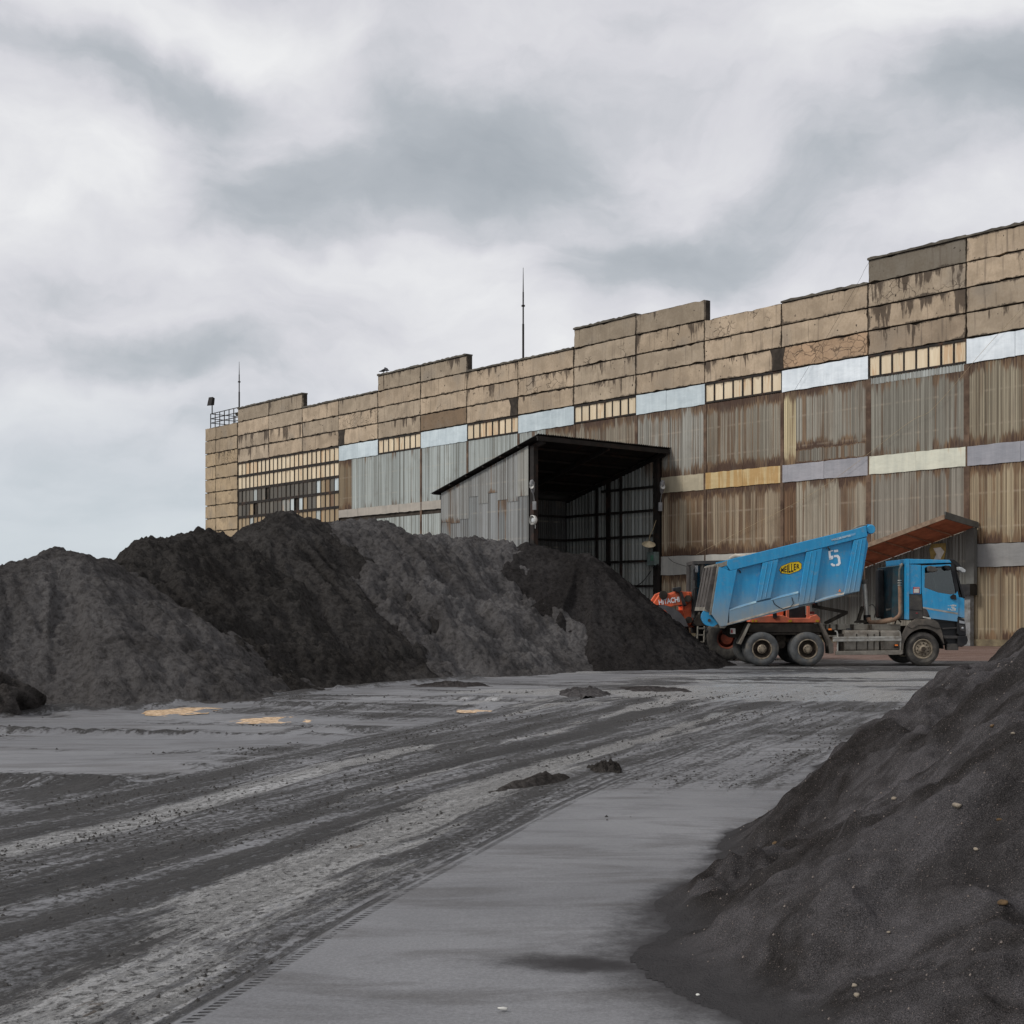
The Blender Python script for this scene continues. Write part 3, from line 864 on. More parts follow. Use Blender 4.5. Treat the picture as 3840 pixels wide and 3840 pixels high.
# ---------------------------------------------------------------- heaps of dark sand
def heap_height(X, Y, crest, m, seed, rnd=0.5, lump=0.10, spur=0.35):
    """distance to a crest polyline of (x, y, z) points, sloping down at m"""
    best = np.full(X.shape, -9.0); ang = np.zeros(X.shape); dd = np.zeros(X.shape)
    wx = X + 0.35 * fbm(X * 0.45, Y * 0.45, 3, seed + 1); wy = Y + 0.35 * fbm(X * 0.45 + 9, Y * 0.45, 3, seed + 2)
    pts = [crest[0]] if len(crest) == 1 else None
    segs = [(crest[i], crest[i + 1]) for i in range(len(crest) - 1)] or [(crest[0], crest[0])]
    for a, b in segs:
        ax, ay, az = a; bx, by, bz = b
        L2 = (bx - ax) ** 2 + (by - ay) ** 2 + 1e-9
        t = np.clip(((wx - ax) * (bx - ax) + (wy - ay) * (by - ay)) / L2, 0, 1)
        cx = ax + t * (bx - ax); cy = ay + t * (by - ay); cz = az + t * (bz - az)
        d = np.hypot(wx - cx, wy - cy)
        h = cz - m * (np.sqrt(d * d + rnd * rnd) - rnd)
        k = h > best
        best = np.where(k, h, best); dd = np.where(k, d, dd)
        ang = np.where(k, np.arctan2(wy - cy, wx - cx) + 0.15 * (cx + cy), ang)
    grow = sstep(dd, 0.4, 2.5)
    best = best + spur * grow * (vnoise(ang * 2.6, dd * 0.12, seed + 3) + 0.6 * vnoise(ang * 6.0, dd * 0.2, seed + 4))
    best = best - 0.75 * spur * grow * sstep(vnoise(ang * 4.3, dd * 0.10, seed + 21), 0.10, 0.30)
    best = best + 0.10 * grow * vnoise(ang * 17.0, dd * 0.25, seed + 8)
    best = best + spur * 0.5 * fbm(X * 0.4, Y * 0.4, 2, seed + 5)
    lumps = fbm(X * 2.0, Y * 2.0, 4, seed + 6, 0.55)
    patch = 0.5 + 1.0 * np.clip(fbm(X * 0.35, Y * 0.35, 2, seed + 7) + 0.3, 0, 1)
    rg = 0.35 - np.abs(fbm(X * 2.6 + 3, Y * 2.6, 4, seed + 9, 0.6))
    wob = 0.25 * fbm(X * 1.4, Y * 1.4, 2, seed + 13)
    best = best + lump * (1.0 * fbm(X * 6.0 + wob * 3, Y * 6.0, 3, seed + 12, 0.6) + 0.7 * fbm(X * 2.8, Y * 2.8, 2, seed + 14)) + lump * patch * (2.2 * lumps + 2.0 * rg * np.clip(vnoise(X * 0.9, Y * 0.9, seed + 10) + 0.4, 0, 1))
    return 0.5 * (best + np.sqrt(best * best + 0.05)) - 0.09


def make_heap(name, crest, m, seed, label, tint, group=None, step=0.045, **kw):
    H = max(c[2] for c in crest) / m + 1.6
    x0 = min(c[0] for c in crest) - H; x1 = max(c[0] for c in crest) + H
    y0 = min(c[1] for c in crest) - H; y1 = max(c[1] for c in crest) + H * 0.75
    yc = max(c[1] for c in crest) + 0.8
    xs = np.arange(x0, x1, step); ys = axis([(y0, yc, step), (yc, y1, 0.16)])
    X, Y = np.meshgrid(xs, ys, indexing='ij')
    Z = heap_height(X, Y, crest, m, seed, **kw)
    o = grid_mesh(name, xs, ys, Z, M['sand'], keep=Z > -0.03)
    o["tint"] = tint
    tag(o, label, "sand heap", group)
    return o


HG = "heaps of dark sand along the yard"
make_heap("sand_heap", [(-13.0, 25.5, 2.1), (-10.7, 28.2, 2.75), (-9.5, 29.3, 3.12), (-9.0, 30.4, 2.9)], 0.72, 100,
          "brownish grey sand heap with a low rounded top, standing apart under open sky", (0.080, 0.076, 0.0745), HG, lump=0.10, spur=0.3)
make_heap("sand_heap", [(-8.6, 33.2, 3.55), (-7.9, 35.4, 3.95)], 0.74, 200,
          "blackish crumbly sand heap between the brownish low heap and the tallest heap", (0.036, 0.0335, 0.0315), HG, lump=0.12, spur=0.4)
make_heap("sand_heap", [(-7.0, 38.3, 4.4), (-6.5, 39.4, 4.68), (-5.9, 39.9, 4.45)], 0.74, 300,
          "tallest sand heap, its peak in front of the window bands of the factory", (0.047, 0.044, 0.042), HG, lump=0.10, spur=0.4)
make_heap("sand_heap", [(-5.1, 40.6, 4.4), (-4.3, 41.5, 4.55), (-3.3, 42.6, 4.3), (-2.2, 43.5, 4.15)], 0.70, 400,
          "lighter grey sand heap beside the tallest peak, with a pale smooth shoulder", (0.090, 0.086, 0.085), HG, lump=0.12, spur=0.55)
make_heap("sand_heap", [(-1.9, 44.0, 4.1), (-0.4, 44.6, 4.02)], 0.74, 500,
          "grey lumpy sand heap in front of the corrugated side of the shed", (0.085, 0.081, 0.080), HG, lump=0.14, spur=0.6)
make_heap("sand_heap", [(0.5, 44.6, 3.98), (2.1, 44.2, 3.64)], 0.78, 600,
          "near black fresh sand heap spilling down to the rear wheels of the lorry", (0.029, 0.027, 0.0265), HG, lump=0.07, spur=0.25)


nxs = axis([(0.2, 5.2, 0.026), (5.2, 10, 0.08)])
nys = axis([(1.5, 5.0, 0.09), (5.0, 12.0, 0.03), (12.0, 26.0, 0.07)])
NX, NY = np.meshgrid(nxs, nys, indexing='ij')
NZ = near_height(NX, NY)
near_heap = grid_mesh("sand_heap", nxs, nys, NZ, M['nsand'], keep=NZ > 0.004, attrs={"thin": np.clip(NZ / 0.16, 0, 1)})
near_heap["tint"] = (0.060, 0.057, 0.0565)
tag(near_heap, "big smooth charcoal sand slope in the near corner, dotted with pale stones", "sand heap", None)


def clump(name, c, size, seed, mat, label, cat, group=None, sq=(1, 1, 0.7), rough=0.35, sub=4, tint=None):
    """broken lump: a ball pushed in and out by noise, base sunk a little"""
    bm = bmesh.new()
    bmesh.ops.create_icosphere(bm, subdivisions=sub, radius=1.0)
    rs = np.random.RandomState(seed)
    cuts = [(Vector(rs.normal(size=3)).normalized(), rs.uniform(0.5, 0.85)) for _ in range(9)]
    for v in bm.verts:
        p = v.co.copy()
        for n_, d_ in cuts:
            e = p.dot(n_) - d_
            if e > 0:
                p -= n_ * e * 0.85
        k = 1 + rough * float(fbm(np.array(p.x * 2 + seed), np.array(p.y * 2 + p.z * 1.7), 4, seed))
        v.co = Vector((p.x * sq[0], p.y * sq[1], p.z * sq[2])) * k * size
    me = bpy.data.meshes.new(name)
    bm.to_mesh(me); bm.free()
    me.shade_smooth()
    me.materials.append(mat)
    o = link(name, me)
    o.location = c
    if tint:
        o["tint"] = tint
    tag(o, label, cat, group)
    return o


def gpt(px, py, z=0.0):
    d = (CAMH - z) * F / (py - 2276)
    return ((px - 1920) / F * d, d, z)


clump("sand_block", (-8.82, 23.3, 0.18), 0.62, 31, M['sand'], "cracked dark block of caked sand standing alone at the frame edge", "sand block", None, (1.05, 0.8, 0.95), 0.55, 5, (0.06, 0.055, 0.052))


def crumble(name, px, py, lx, ly, hh, seed, tint, label, cat, rz=0.0):
    """low crumbly pile: small height field"""
    c = gpt(px, py)
    st = max(lx, ly) / 45
    xs = np.arange(-lx * 1.3, lx * 1.3, st); ys = np.arange(-ly * 1.3, ly * 1.3, st)
    X, Y = np.meshgrid(xs, ys, indexing='ij')
    r2 = (X / lx) ** 2 + (Y / ly) ** 2
    k = 1.0 / max(lx, ly)
    env = np.clip(1 - r2 * (1 + 0.9 * fbm(X * k * 2.5 + seed, Y * k * 2.5, 4, seed)), 0, 1)
    Z = hh * env ** 0.7 * (0.8 + 0.7 * fbm(X * k * 5, Y * k * 5 + seed, 5, seed + 3, 0.55)) + hh * 0.35 * env * np.abs(fbm(X * k * 9, Y * k * 9, 3, seed + 5))
    o = grid_mesh(name, xs, ys, Z - 0.012, M['sand'], keep=env > 0.01)
    gz_ = ground_fields(np.array([c[0]]), np.array([c[1]]))[0][0]
    o.location = (c[0], c[1], float(gz_))
    o.rotation_euler = (0, 0, rz)
    o["tint"] = tint
    return tag(o, label, cat)


crumble("sand_clod", 2275, 2893, 0.20, 0.26, 0.11, 5, (0.05, 0.046, 0.043), "dark crumbly sand clod lying in the middle of the yard tracks", "clod")
crumble("sand_clod", 2020, 2940, 0.16, 0.75, 0.08, 6, (0.06, 0.055, 0.052), "flat string of crumbs beside the dark clod in the tracks", "clod", -0.55)
crumble("sand_mound", 2190, 2606, 0.55, 0.9, 0.15, 8, (0.085, 0.08, 0.08), "small low mound of loose sand on the wet ground before the black heap", "mound")
crumble("sand_mound", 1690, 2574, 0.8, 0.6, 0.10, 9, (0.055, 0.05, 0.049), "row of dark crumbs at the foot of the grey heaps", "mound")
crumble("sand_mound", 2440, 2584, 0.9, 0.9, 0.07, 10, (0.06, 0.055, 0.054), "flat dark smear of sand nearest the tip of the black heap", "mound")

# puddles left of the tracks
def puddle(px, py, rx, ry, seed, label):
    c = gpt(px, py)
    n = 40
    vs = []
    for k in range(n):
        a = 2 * math.pi * k / n
        r = 1 + 0.55 * float(fbm(np.array(math.cos(a) * 1.3 + seed), np.array(math.sin(a) * 1.3), 3, seed))
        vs.append((math.cos(a) * rx * r, math.sin(a) * ry * r, 0))
    mb = MB(); mb.add(vs, [tuple(range(n))])
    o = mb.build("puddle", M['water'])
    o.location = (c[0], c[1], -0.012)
    return tag(o, label, "puddle", "puddles in the yard dust")
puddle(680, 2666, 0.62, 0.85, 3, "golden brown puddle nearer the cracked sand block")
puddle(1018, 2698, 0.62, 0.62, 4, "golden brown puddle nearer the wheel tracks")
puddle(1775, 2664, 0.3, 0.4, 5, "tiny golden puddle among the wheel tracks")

# loose stones lying on the near slope
def stone(px, py, size, mat, label, seed, sq=(1.3, 1, 0.8)):
    u = (px - 1920) / F; w = (2276 - py) / F
    ts = np.linspace(4.5, 22, 3000)
    zs = CAMH + w * ts
    hs = near_height(u * ts, ts)
    k = np.argmax(zs < np.maximum(hs, 0))
    t = ts[k]
    clump("stone", (u * t, t, float(max(hs[k], 0)) + size * 0.25), size, seed, mat, label, "stone", "loose stones on the near sand slope", sq, 0.25, 2)
for a in [
    (3590, 3026, 0.027, 'stone', "largest pale stone, lying high on the charcoal slope", 1),
    (3353, 2998, 0.017, 'stone', "pale upright chip beside the largest stone", 2),
    (2905, 3165, 0.022, 'rubble', "rust brown lump near the toe of the charcoal slope", 3),
    (3660, 3192, 0.014, 'stone', "whitish chip below the largest stone", 4),
    (3748, 3078, 0.014, 'rubble', "small rusty chip level with the largest stone, by the frame edge", 5),
    (3203, 3700, 0.014, 'stone', "upper one of two cream pebbles low on the slope", 6),
    (3213, 3735, 0.016, 'stone', "lower one of two cream pebbles low on the slope", 7),
    (3333, 3500, 0.010, 'stone', "white grain halfway down the slope above the cream pebbles", 8),
    (2618, 3733, 0.011, 'white_dirty', "white pebble on the dusty ground by the slope toe", 9),
    (3762, 3390, 0.024, 'nsand_lump', "mossy brown lump low by the frame edge", 10),
    (3720, 2725, 0.018, 'rubble', "ochre crumb high on the slope under the crest", 11),
    (3800, 2755, 0.014, 'stone', "pale pebble high on the slope at the frame edge", 12),
]:
    stone(a[0], a[1], a[2] * 0.8, M.get(a[3], M['rubble']), a[4], a[5])
# countless grit
gv = MB()
rs = np.random.RandomState(4)
for k in range(900):
    x, y = rs.uniform(0.8, 5.0), rs.uniform(5.2, 14)
    z = float(near_height(np.array([x]), np.array([y]))[0])
    if z < 0.05:
        continue
    r = rs.uniform(0.003, 0.008)
    q = [(x + r, y, z), (x - r, y + r, z), (x - r * .6, y - r, z), (x, y, z + r * 1.5)]
    gv.add(q, [(0, 1, 3), (1, 2, 3), (2, 0, 3)])
go = gv.build("gravel", M['grit'], recalc=False)
go["kind"] = "stuff"
o = clump("scrap", gpt(1888, 3790)[:2] + (0.01,), 0.02, 12, M['white_dirty'], "white scrap lying on the bare dusty ground", "scrap", None, (1.6, 0.7, 0.5), 0.4, 2)

# crumbs of mud thrown up along the wheel tracks
rs = np.random.RandomState(9)
N_ = 140000
cy_ = 5.0 * (30.0 / 5.0) ** rs.rand(N_)
cx_ = rs.uniform(-9, 8, N_)
_f = ground_fields(cx_, cy_)
clus = np.clip(vnoise(_f[1][:, 0] * 30, cy_ * 0.35, 81) * 1.6 + 0.45, 0, 1) * np.clip(fbm(cx_ * 1.3, cy_ * 1.3, 3, 82) + 0.6, 0, 1)
ok = (rs.rand(N_) < (_f[2] * 1.0 * clus * clus)) & (np.abs(cx_) < cy_ * 0.42) & (toe_dist(cx_, cy_) < -0.05)
cx_, cy_, cz_ = cx_[ok][:16000], cy_[ok][:16000], _f[0][ok][:16000]
base = np.array([(1, 0, 0), (0.3, 0.95, 0), (-0.8, 0.6, 0), (-0.8, -0.6, 0), (0.3, -0.95, 0), (0.1, 0.1, 0.9)])
n_ = len(cx_)
sz = rs.uniform(0.004, 0.013, n_) * (0.7 + cy_ / 18)
ra_ = rs.uniform(0, 6.28, n_)
jit = 1 + rs.uniform(-0.3, 0.3, (n_, 6, 3))
V = base[None] * jit * sz[:, None, None]
ca, sa = np.cos(ra_)[:, None], np.sin(ra_)[:, None]
VX = V[..., 0] * ca - V[..., 1] * sa + cx_[:, None]; VY = V[..., 0] * sa + V[..., 1] * ca + cy_[:, None]
VZ = V[..., 2] + cz_[:, None] - 0.003
co_ = np.stack([VX, VY, VZ], -1).reshape(-1, 3)
fb = np.array([(0, 1, 5), (1, 2, 5), (2, 3, 5), (3, 4, 5), (4, 0, 5)])
fc = (fb[None] + 6 * np.arange(n_)[:, None, None]).reshape(-1, 3)
me = bpy.data.meshes.new("mud_crumbs")
me.from_pydata(co_.tolist(), [], fc.tolist())
me.materials.append(M['mudcrumb'])
dc = link("dirt", me)
dc["kind"] = "stuff"
# ---------------------------------------------------------------- factory building
DX, DY = 0.63475, -0.77273           # along the wall, towards the near end
NXv, NYv = 0.77273, 0.63475          # into the building
BX, BY = 21.858, 65.0
BROT = math.atan2(DY, DX)


def wall_s(px, y=0.0):
    u = (px - 1920) / F
    return (u * (BY + NYv * y) - (BX + NXv * y)) / (DX - DY * u)


def wall_z(px, py, y=0.0):
    s = wall_s(px, y)
    return CAMH + (2276 - py) / F * (BY + DY * s + NYv * y)


bld = empty("factory_building", (BX, BY, 0), BROT)
tag(bld, "long derelict factory hall clad in concrete panels and rusty corrugated sheets", "factory")
BAY = 5.605
ROWS = [14.71, 15.92, 17.12, 18.34, 19.54]
RAISED = {-3, -2, -1, 0, 3, 4, 7, 8, 11, 12}
R = random.Random(11)


def bs(i):
    return -BAY * (i + 1), -BAY * i      # left, right


# core, parapets, plinth
MB().box(-79.1, 17.2, 0.0, 32, 0.0, 17.9).build("wall", M['joint'], bld)
MB().box(-79.1, 17.2, 0.35, 31.9, 17.9, 18.05).build("roof", M['roofing'], bld)
for a, b in ((-79.1, 17.2),):
    MB().box(a, b, 0.0, 0.3, 17.9, 18.30).build("parapet", M['joint'], bld)
for a, b in ((-BAY * 13, -BAY * 11), (-BAY * 9, -BAY * 7), (-BAY * 5, -BAY * 3), (-BAY, 17.2)):
    MB().box(a + 0.01, b + 0.02, 0.0, 0.3, 18.30, 19.5).build("parapet", M['joint'], bld)
MB().box(-79.05, 17.2, -0.22, 0.0, 0.0, 0.32).build("plinth", M['plinth'], bld)


def jag_panel(s0, s1, z0, z1, tint, crack=0.0, stain=0.3, y=-0.16, name="concrete_panel", jit=0.036):
    """slab with chipped, uneven edges and a uv over its face"""
    n = 16; mth = 4
    g = 0.024
    P = []
    def j(base=0.0):
        return abs(R.gauss(0, jit * 0.5)) + (R.random() < 0.06) * R.uniform(0.03, 0.09)
    for k in range(n):
        P.append((s0 + g + (s1 - s0 - 2 * g) * k / n, z0 + g + j()))
    for k in range(mth):
        P.append((s1 - g - j(), z0 + g + (z1 - z0 - 2 * g) * k / mth))
    for k in range(n):
        P.append((s1 - g - (s1 - s0 - 2 * g) * k / n, z1 - g - j()))
    for k in range(mth):
        P.append((s0 + g + j(), z1 - g - (z1 - z0 - 2 * g) * k / mth))
    N = len(P)
    tilt = R.uniform(-0.012, 0.012)
    vs = [(x, y + tilt, z) for x, z in P] + [(x, 0.001, z) for x, z in P]
    fs = [tuple(range(N))] + [(i + N, (i + 1) % N + N, (i + 1) % N, i) for i in range(N)]
    me = bpy.data.meshes.new(name)
    me.from_pydata(vs, [], fs)
    uvl = me.uv_layers.new(name="uv")
    uvs = [((vs[l.vertex_index][0] - s0) / (s1 - s0), (vs[l.vertex_index][2] - z0) / (z1 - z0)) for l in me.loops]
    uvl.data.foreach_set("uv", [c for p in uvs for c in p])
    me.materials.append(M['concrete'])
    o = link(name, me, bld)
    k = R.uniform(0.88, 1.1)
    o["tint"] = tuple(c * k for c in tint)
    o["crack"] = crack
    o["stain"] = stain
    return o


TAN = (0.45, 0.355, 0.255)
GREYTAN = (0.40, 0.325, 0.24)
for i in range(-3, 13):
    a, b = bs(i)
    for r in range(4 if i in RAISED else 3):
        tint = TAN if R.random() < 0.6 else GREYTAN
        crack, stain = R.choice([0.1, 0.25, 0.4]), R.uniform(0.15, 0.75)
        if i == 1 and r == 0: tint, crack = (0.41, 0.28, 0.18), 1.0
        if i == 0 and r == 3: tint, crack, stain = (0.165, 0.145, 0.115), 0, 0.1
        if i == 0 and r == 2: crack, stain = 0.75, 0.8
        if i == 0 and r == 1: stain = 1.0
        if i == 0 and r == 0: tint, stain = (0.30, 0.235, 0.17), 0.75
        if i == 3 and r in (2,): stain = 0.75
        if i == 4 and r in (0, 1): stain = 0.7
        if i == 7 and r == 0: tint, stain = (0.22, 0.155, 0.10), 0.5
        if i == 5 and r == 1: crack = 0.85
        if i == 2 and r == 2: crack = 0.7
        if i == 9 and r == 1: crack, stain = 0.8, 0.6
        if i in (12, 11) and r == 1: stain = 0.85
        if r == 3 and i != 0: tint = (0.33, 0.27, 0.20) if i != -1 else TAN
        jag_panel(a, b, ROWS[r], ROWS[r + 1], tint, crack, stain)
    # coping along the top
    zt = ROWS[4 if i in RAISED else 3]
    mb = MB()
    n = 24
    top = [(a + (b - a) * k / n, zt + 0.10 + R.uniform(-0.03, 0.045)) for k in range(n + 1)]
    mb.prism([(a, zt - 0.01)] + [(b, zt - 0.01)] + top[::-1], -0.24, 0.36)
    if i not in (3, 2) or i == -9:
        mb.build("coping", M['coping'], bld)
# sooty runs where roof outlets drip over the joints
for px in (1288, 1935, 2925):
    s = wall_s(px)
    mb = MB()
    for q in range(1):
        pts = [(s - 0.42, 14.72), (s + 0.40, 14.72), (s + 0.36, 15.3), (s + 0.5, 15.88), (s - 0.55, 15.9), (s - 0.35, 15.4)]
        mb.prism(pts, -0.19, -0.17)
    mb.build("soot_run", M['joint'], bld)

# far corner strip: panels all the way down
for r in range(12):
    z1 = 18.4 - 1.2 * r
    split = -79.1 + 2.1
    t = (0.42, 0.32, 0.205) if r > 1 else (0.35, 0.275, 0.19)
    jag_panel(-79.1, split, z1 - 1.2, z1, t, 0.3, 0.35, -0.2)
    jag_panel(split, -BAY * 13, z1 - 1.2, z1, t, 0.7 if r == 2 else 0.3, 0.6 if r == 2 else 0.3, -0.2)


def corr_sheet(s0, s1, zb, zt, tint, rust, y=-0.09, parent=bld, mat=None, name="corrugated_sheet", period=0.156, amp=0.022):
    """zb, zt: numbers or (left, right) pairs"""
    zb = zb if isinstance(zb, tuple) else (zb, zb)
    zt = zt if isinstance(zt, tuple) else (zt, zt)
    n = max(2, int(round((s1 - s0) / period * 4)))
    wave = [-1, -0.55, 1, -0.55] if False else [-1, 0, 1, 0]
    vs = []; fs = []
    for k in range(n + 1):
        f = k / n
        x = s0 + (s1 - s0) * f
        yy = y + amp * wave[k % 4]
        vs += [(x, yy, zb[0] + (zb[1] - zb[0]) * f), (x, yy, zt[0] + (zt[1] - zt[0]) * f)]
    for k in range(n):
        fs.append((2 * k, 2 * k + 2, 2 * k + 3, 2 * k + 1))
    me = bpy.data.meshes.new(name)
    me.from_pydata(vs, [], fs)
    me.shade_smooth()
    me.materials.append(mat or M['corr'])
    o = link(name, me, parent)
    k = R.uniform(0.86, 1.12)
    o["tint"] = tuple(c * k for c in tint)
    o["rust"] = max(0.0, rust + R.uniform(-0.18, 0.18))
    return o


def flat_sheet(s0, s1, z0, z1, tint, rust, y=-0.14):
    n = 8
    mb = MB()
    pts = [(s0 + (s1 - s0) * k / n, z0 + R.uniform(-0.02, 0.02)) for k in range(n + 1)] + [(s1 - (s1 - s0) * k / n, z1 + R.uniform(-0.02, 0.02)) for k in range(n + 1)]
    t = R.uniform(-0.015, 0.015)
    mb.prism(pts, y + t, y + 0.02 + t)
    o = mb.build("cover_sheet", M['flat'], bld)
    k = R.uniform(0.94, 1.05)
    o["tint"] = tuple(c * k for c in tint)
    o["rust"] = rust
    return o


CREAM = (0.72, 0.61, 0.44)
PALE = (0.40, 0.435, 0.425)


def window_band(a, b, z0, z1, n, tints=None, rust=0.35, skip=()):
    """black steel frame with n upright panes of clouded sheet"""
    fr = MB()
    w = (b - a) / n
    fr.box(a, b, -0.13, -0.001, z0, z0 + 0.10)
    fr.box(a, b, -0.13, -0.001, z1 - 0.10, z1)
    for k in range(n + 1):
        c = a + w * k
        hw = 0.045 if k % n else 0.06
        fr.box(max(a, c - hw), min(b, c + hw), -0.125, -0.001, z0 + 0.10, z1 - 0.10)
    f = fr.build("window", M['frame'], bld)
    for k in range(n):
        if k in skip:
            continue
        t = tints[k] if tints else CREAM
        mb = MB()
        s0, s1 = a + w * k + 0.05, a + w * (k + 1) - 0.05
        tl = R.uniform(-0.02, 0.02)
        mb.hull8([(s0, -0.08 + tl, z0 + 0.10), (s1, -0.08 - tl, z0 + 0.10), (s1, -0.08 - tl, z1 - 0.10), (s0, -0.08 + tl, z1 - 0.10)],
                 [(s0, -0.05, z0 + 0.10), (s1, -0.05, z0 + 0.10), (s1, -0.05, z1 - 0.10), (s0, -0.05, z1 - 0.10)])
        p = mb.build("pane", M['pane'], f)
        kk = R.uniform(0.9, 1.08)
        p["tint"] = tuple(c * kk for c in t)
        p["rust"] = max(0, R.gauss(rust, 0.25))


BL, WH = (0.54, 0.61, 0.63), (0.72, 0.77, 0.80)
for i in range(-3, 10):
    a, b = bs(i)
    if i in (0, 2, 4, 6, 8, -2):
        window_band(a, b, 13.53, 14.70, 8, rust=0.75 if i == 6 else 0.4)
    else:
        cut = a + (b - a) * R.choice([0.45, 0.5, 0.6])
        t = WH if i <= 1 else BL
        flat_sheet(a + 0.02, cut, 13.5, 14.66, t, 0.12)
        flat_sheet(cut + 0.01, b - 0.02, 13.5, 14.66, t, 0.1)
DK, GR, OC = (0.10, 0.092, 0.078), (0.145, 0.135, 0.115), (0.35, 0.27, 0.17)
for i in (10, 11, 12):
    a, b = bs(i)
    window_band(a, b, 13.50, 14.70, 8, rust=0.5)
    window_band(a, b, 12.28, 13.49, 8, rust=0.55)
    rows = {12: ([DK, GR, GR, GR, PALE, DK, GR, GR], [GR, DK, DK, OC, DK, GR, DK, DK]),
            11: ([DK, DK, DK, DK, DK, DK, GR, DK], [GR, DK, DK, (0.3, 0.31, 0.29), (0.3, 0.31, 0.29), BL, DK, BL]),
            10: ([DK, GR, DK, BL, OC, (0.24, 0.17, 0.1), GR, BL], [OC, GR, GR, CREAM, OC, OC, (0.2, 0.13, 0.08), OC])}[i]
    window_band(a, b, 11.06, 12.27, 8, rows[0], 0.1, skip=(7,) if i == 12 else ())
    window_band(a, b, 9.84, 11.05, 8, rows[1], 0.15, skip=(4,) if i == 12 else ((6,) if i == 11 else ()))
    window_band(a, b, 8.62, 9.83, 8, [OC] * 3 + [PALE] + [OC] * 4, 0.3)
    for k in range(6):
        w = (b - a) / 6
        corr_sheet(a + w * k, a + w * (k + 1), 0.32, 8.6, PALE, 0.2)

UP = {9: (PALE, .12), 8: (PALE, .06), 7: ((0.41, 0.45, 0.445), .05), 6: (PALE, .08), 5: (PALE, .2), 4: ((0.27, 0.235, 0.185), .5), 3: ((0.33, 0.325, 0.295), .5),
      2: ((0.30, 0.275, 0.225), .66), 1: ((0.30, 0.285, 0.245), .55), 0: ((0.25, 0.24, 0.205), .34), -1: ((0.28, 0.245, 0.18), .45), -2: ((0.28, 0.245, 0.18), .45), -3: ((0.28, 0.245, 0.18), .45)}
LO = {9: (PALE, .06), 8: (PALE, .05), 7: (PALE, .05), 6: (PALE, .1), 5: (PALE, .2), 4: (PALE, .3), 3: ((0.41, 0.335, 0.24), .55), 2: ((0.37, 0.30, 0.215), .66), 1: ((0.36, 0.325, 0.26), .5),
      0: ((0.25, 0.235, 0.20), .25), -1: ((0.35, 0.285, 0.19), .5), -2: ((0.35, 0.285, 0.19), .5), -3: ((0.35, 0.285, 0.19), .5)}
S2 = {3: ((0.44, 0.38, 0.27), .3), 2: ((0.55, 0.42, 0.22), .95), 1: ((0.31, 0.305, 0.325), .05), 0: ((0.60, 0.60, 0.49), .55), -1: ((0.31, 0.31, 0.335), .05), -2: ((0.31, 0.31, 0.335), .05), -3: ((0.31, 0.31, 0.335), .05)}
for i in range(-3, 10):
    a, b = bs(i)
    w = (b - a) / 6
    for k in range(6):
        s0, s1 = a + w * k, a + w * (k + 1) + 0.006
        t, r = UP[i]
        if i == 9 and k < 2: t, r = (0.25, 0.19, 0.12), .55
        if i == 5 and k > 2: t, r = (0.27, 0.235, 0.18), .45
        if i == 1 and k == 0: t, r = (0.55, 0.47, 0.30), .4
        yy = -0.09 + (k % 2) * 0.006
        ztop = 13.2 if i == 0 else 13.5
        if i == 1 and k > 0:
            corr_sheet(s0, s1, 10.30, 13.5, t, r, yy)
            corr_sheet(s0, s1, 9.52, 10.34, tuple(c * 0.85 for c in t), r + .1, yy - 0.012)
        else:
            corr_sheet(s0, s1, 9.52, ztop, t, r, yy)
        if i == 0:
            corr_sheet(s0, s1, 13.18, 13.52, (0.36, 0.38, 0.37), .3, yy - 0.012)
        t, r = LO[i]
        if i == 1 and k == 0: t, r = (0.20, 0.11, 0.06), .9
        corr_sheet(s0, s1, 4.86, 8.62, t, r, yy)
        tl = tuple(c * (0.93 if i < 0 else 0.97) for c in t)
        corr_sheet(s0, s1, 0.30, 3.76, tl, r * 0.8, yy)
    # cover strips between the sheet zones
    if i in S2:
        t, r = S2[i]
        c = a + (b - a) * (0.5 if i != 3 else 0.68)
        flat_sheet(a + 0.05, c, 8.6, 9.53, t, r)
        flat_sheet(c + 0.01, b - 0.05, 8.6, 9.53, t, r)
    else:
        for q in range(2):
            flat_sheet(a + (b - a) * q / 2 + .01, a + (b - a) * (q + 1) / 2 - .01, 8.95, 9.56, (0.36, 0.32, 0.27), .1)
    t = (0.23, 0.225, 0.215) if i < 1 else (0.42, 0.40, 0.36)
    c = a + (b - a) * 0.55
    flat_sheet(a + 0.05, c, 3.74, 4.84, t, .08)
    flat_sheet(c + 0.01, b - 0.05, 3.74, 4.84, t, .08)
m_post = m_plain("rusty_column_cover", (0.115, 0.075, 0.05), 0.8, 0, 0.4, (0.05, 0.028, 0.018), 0.5, 1.2)
for i in range(-2, 9):
    b = bs(i)[1]
    w = 0.11 if i > 1 else 0.15
    MB().box(b - w, b + w, -0.13, -0.001, 0.32, 13.48).build("column_cover", m_post, bld)

# railing and fittings on the far corner roof
rl = MB()
for s in np.linspace(-78.6, -73.2, 7):
    rl.bar((s, 0.1, 18.3), (s, 0.1, 19.75), 0.07)
    rl.bar((s, 2.6, 18.0), (s, 2.6, 19.75), 0.07)
for z in (18.9, 19.3, 19.75):
    rl.bar((-78.6, 0.1, z), (-73.2, 0.1, z), 0.06)
    rl.bar((-78.6, 2.6, z), (-73.2, 2.6, z), 0.06)
    rl.bar((-78.6, 0.1, z), (-78.6, 2.6, z), 0.06)
rl.build("railing", M['darksteel'], bld)


def wl(s, y, z):
    return Vector((BX + DX * s + NXv * y, BY + DY * s + NYv * y, z))


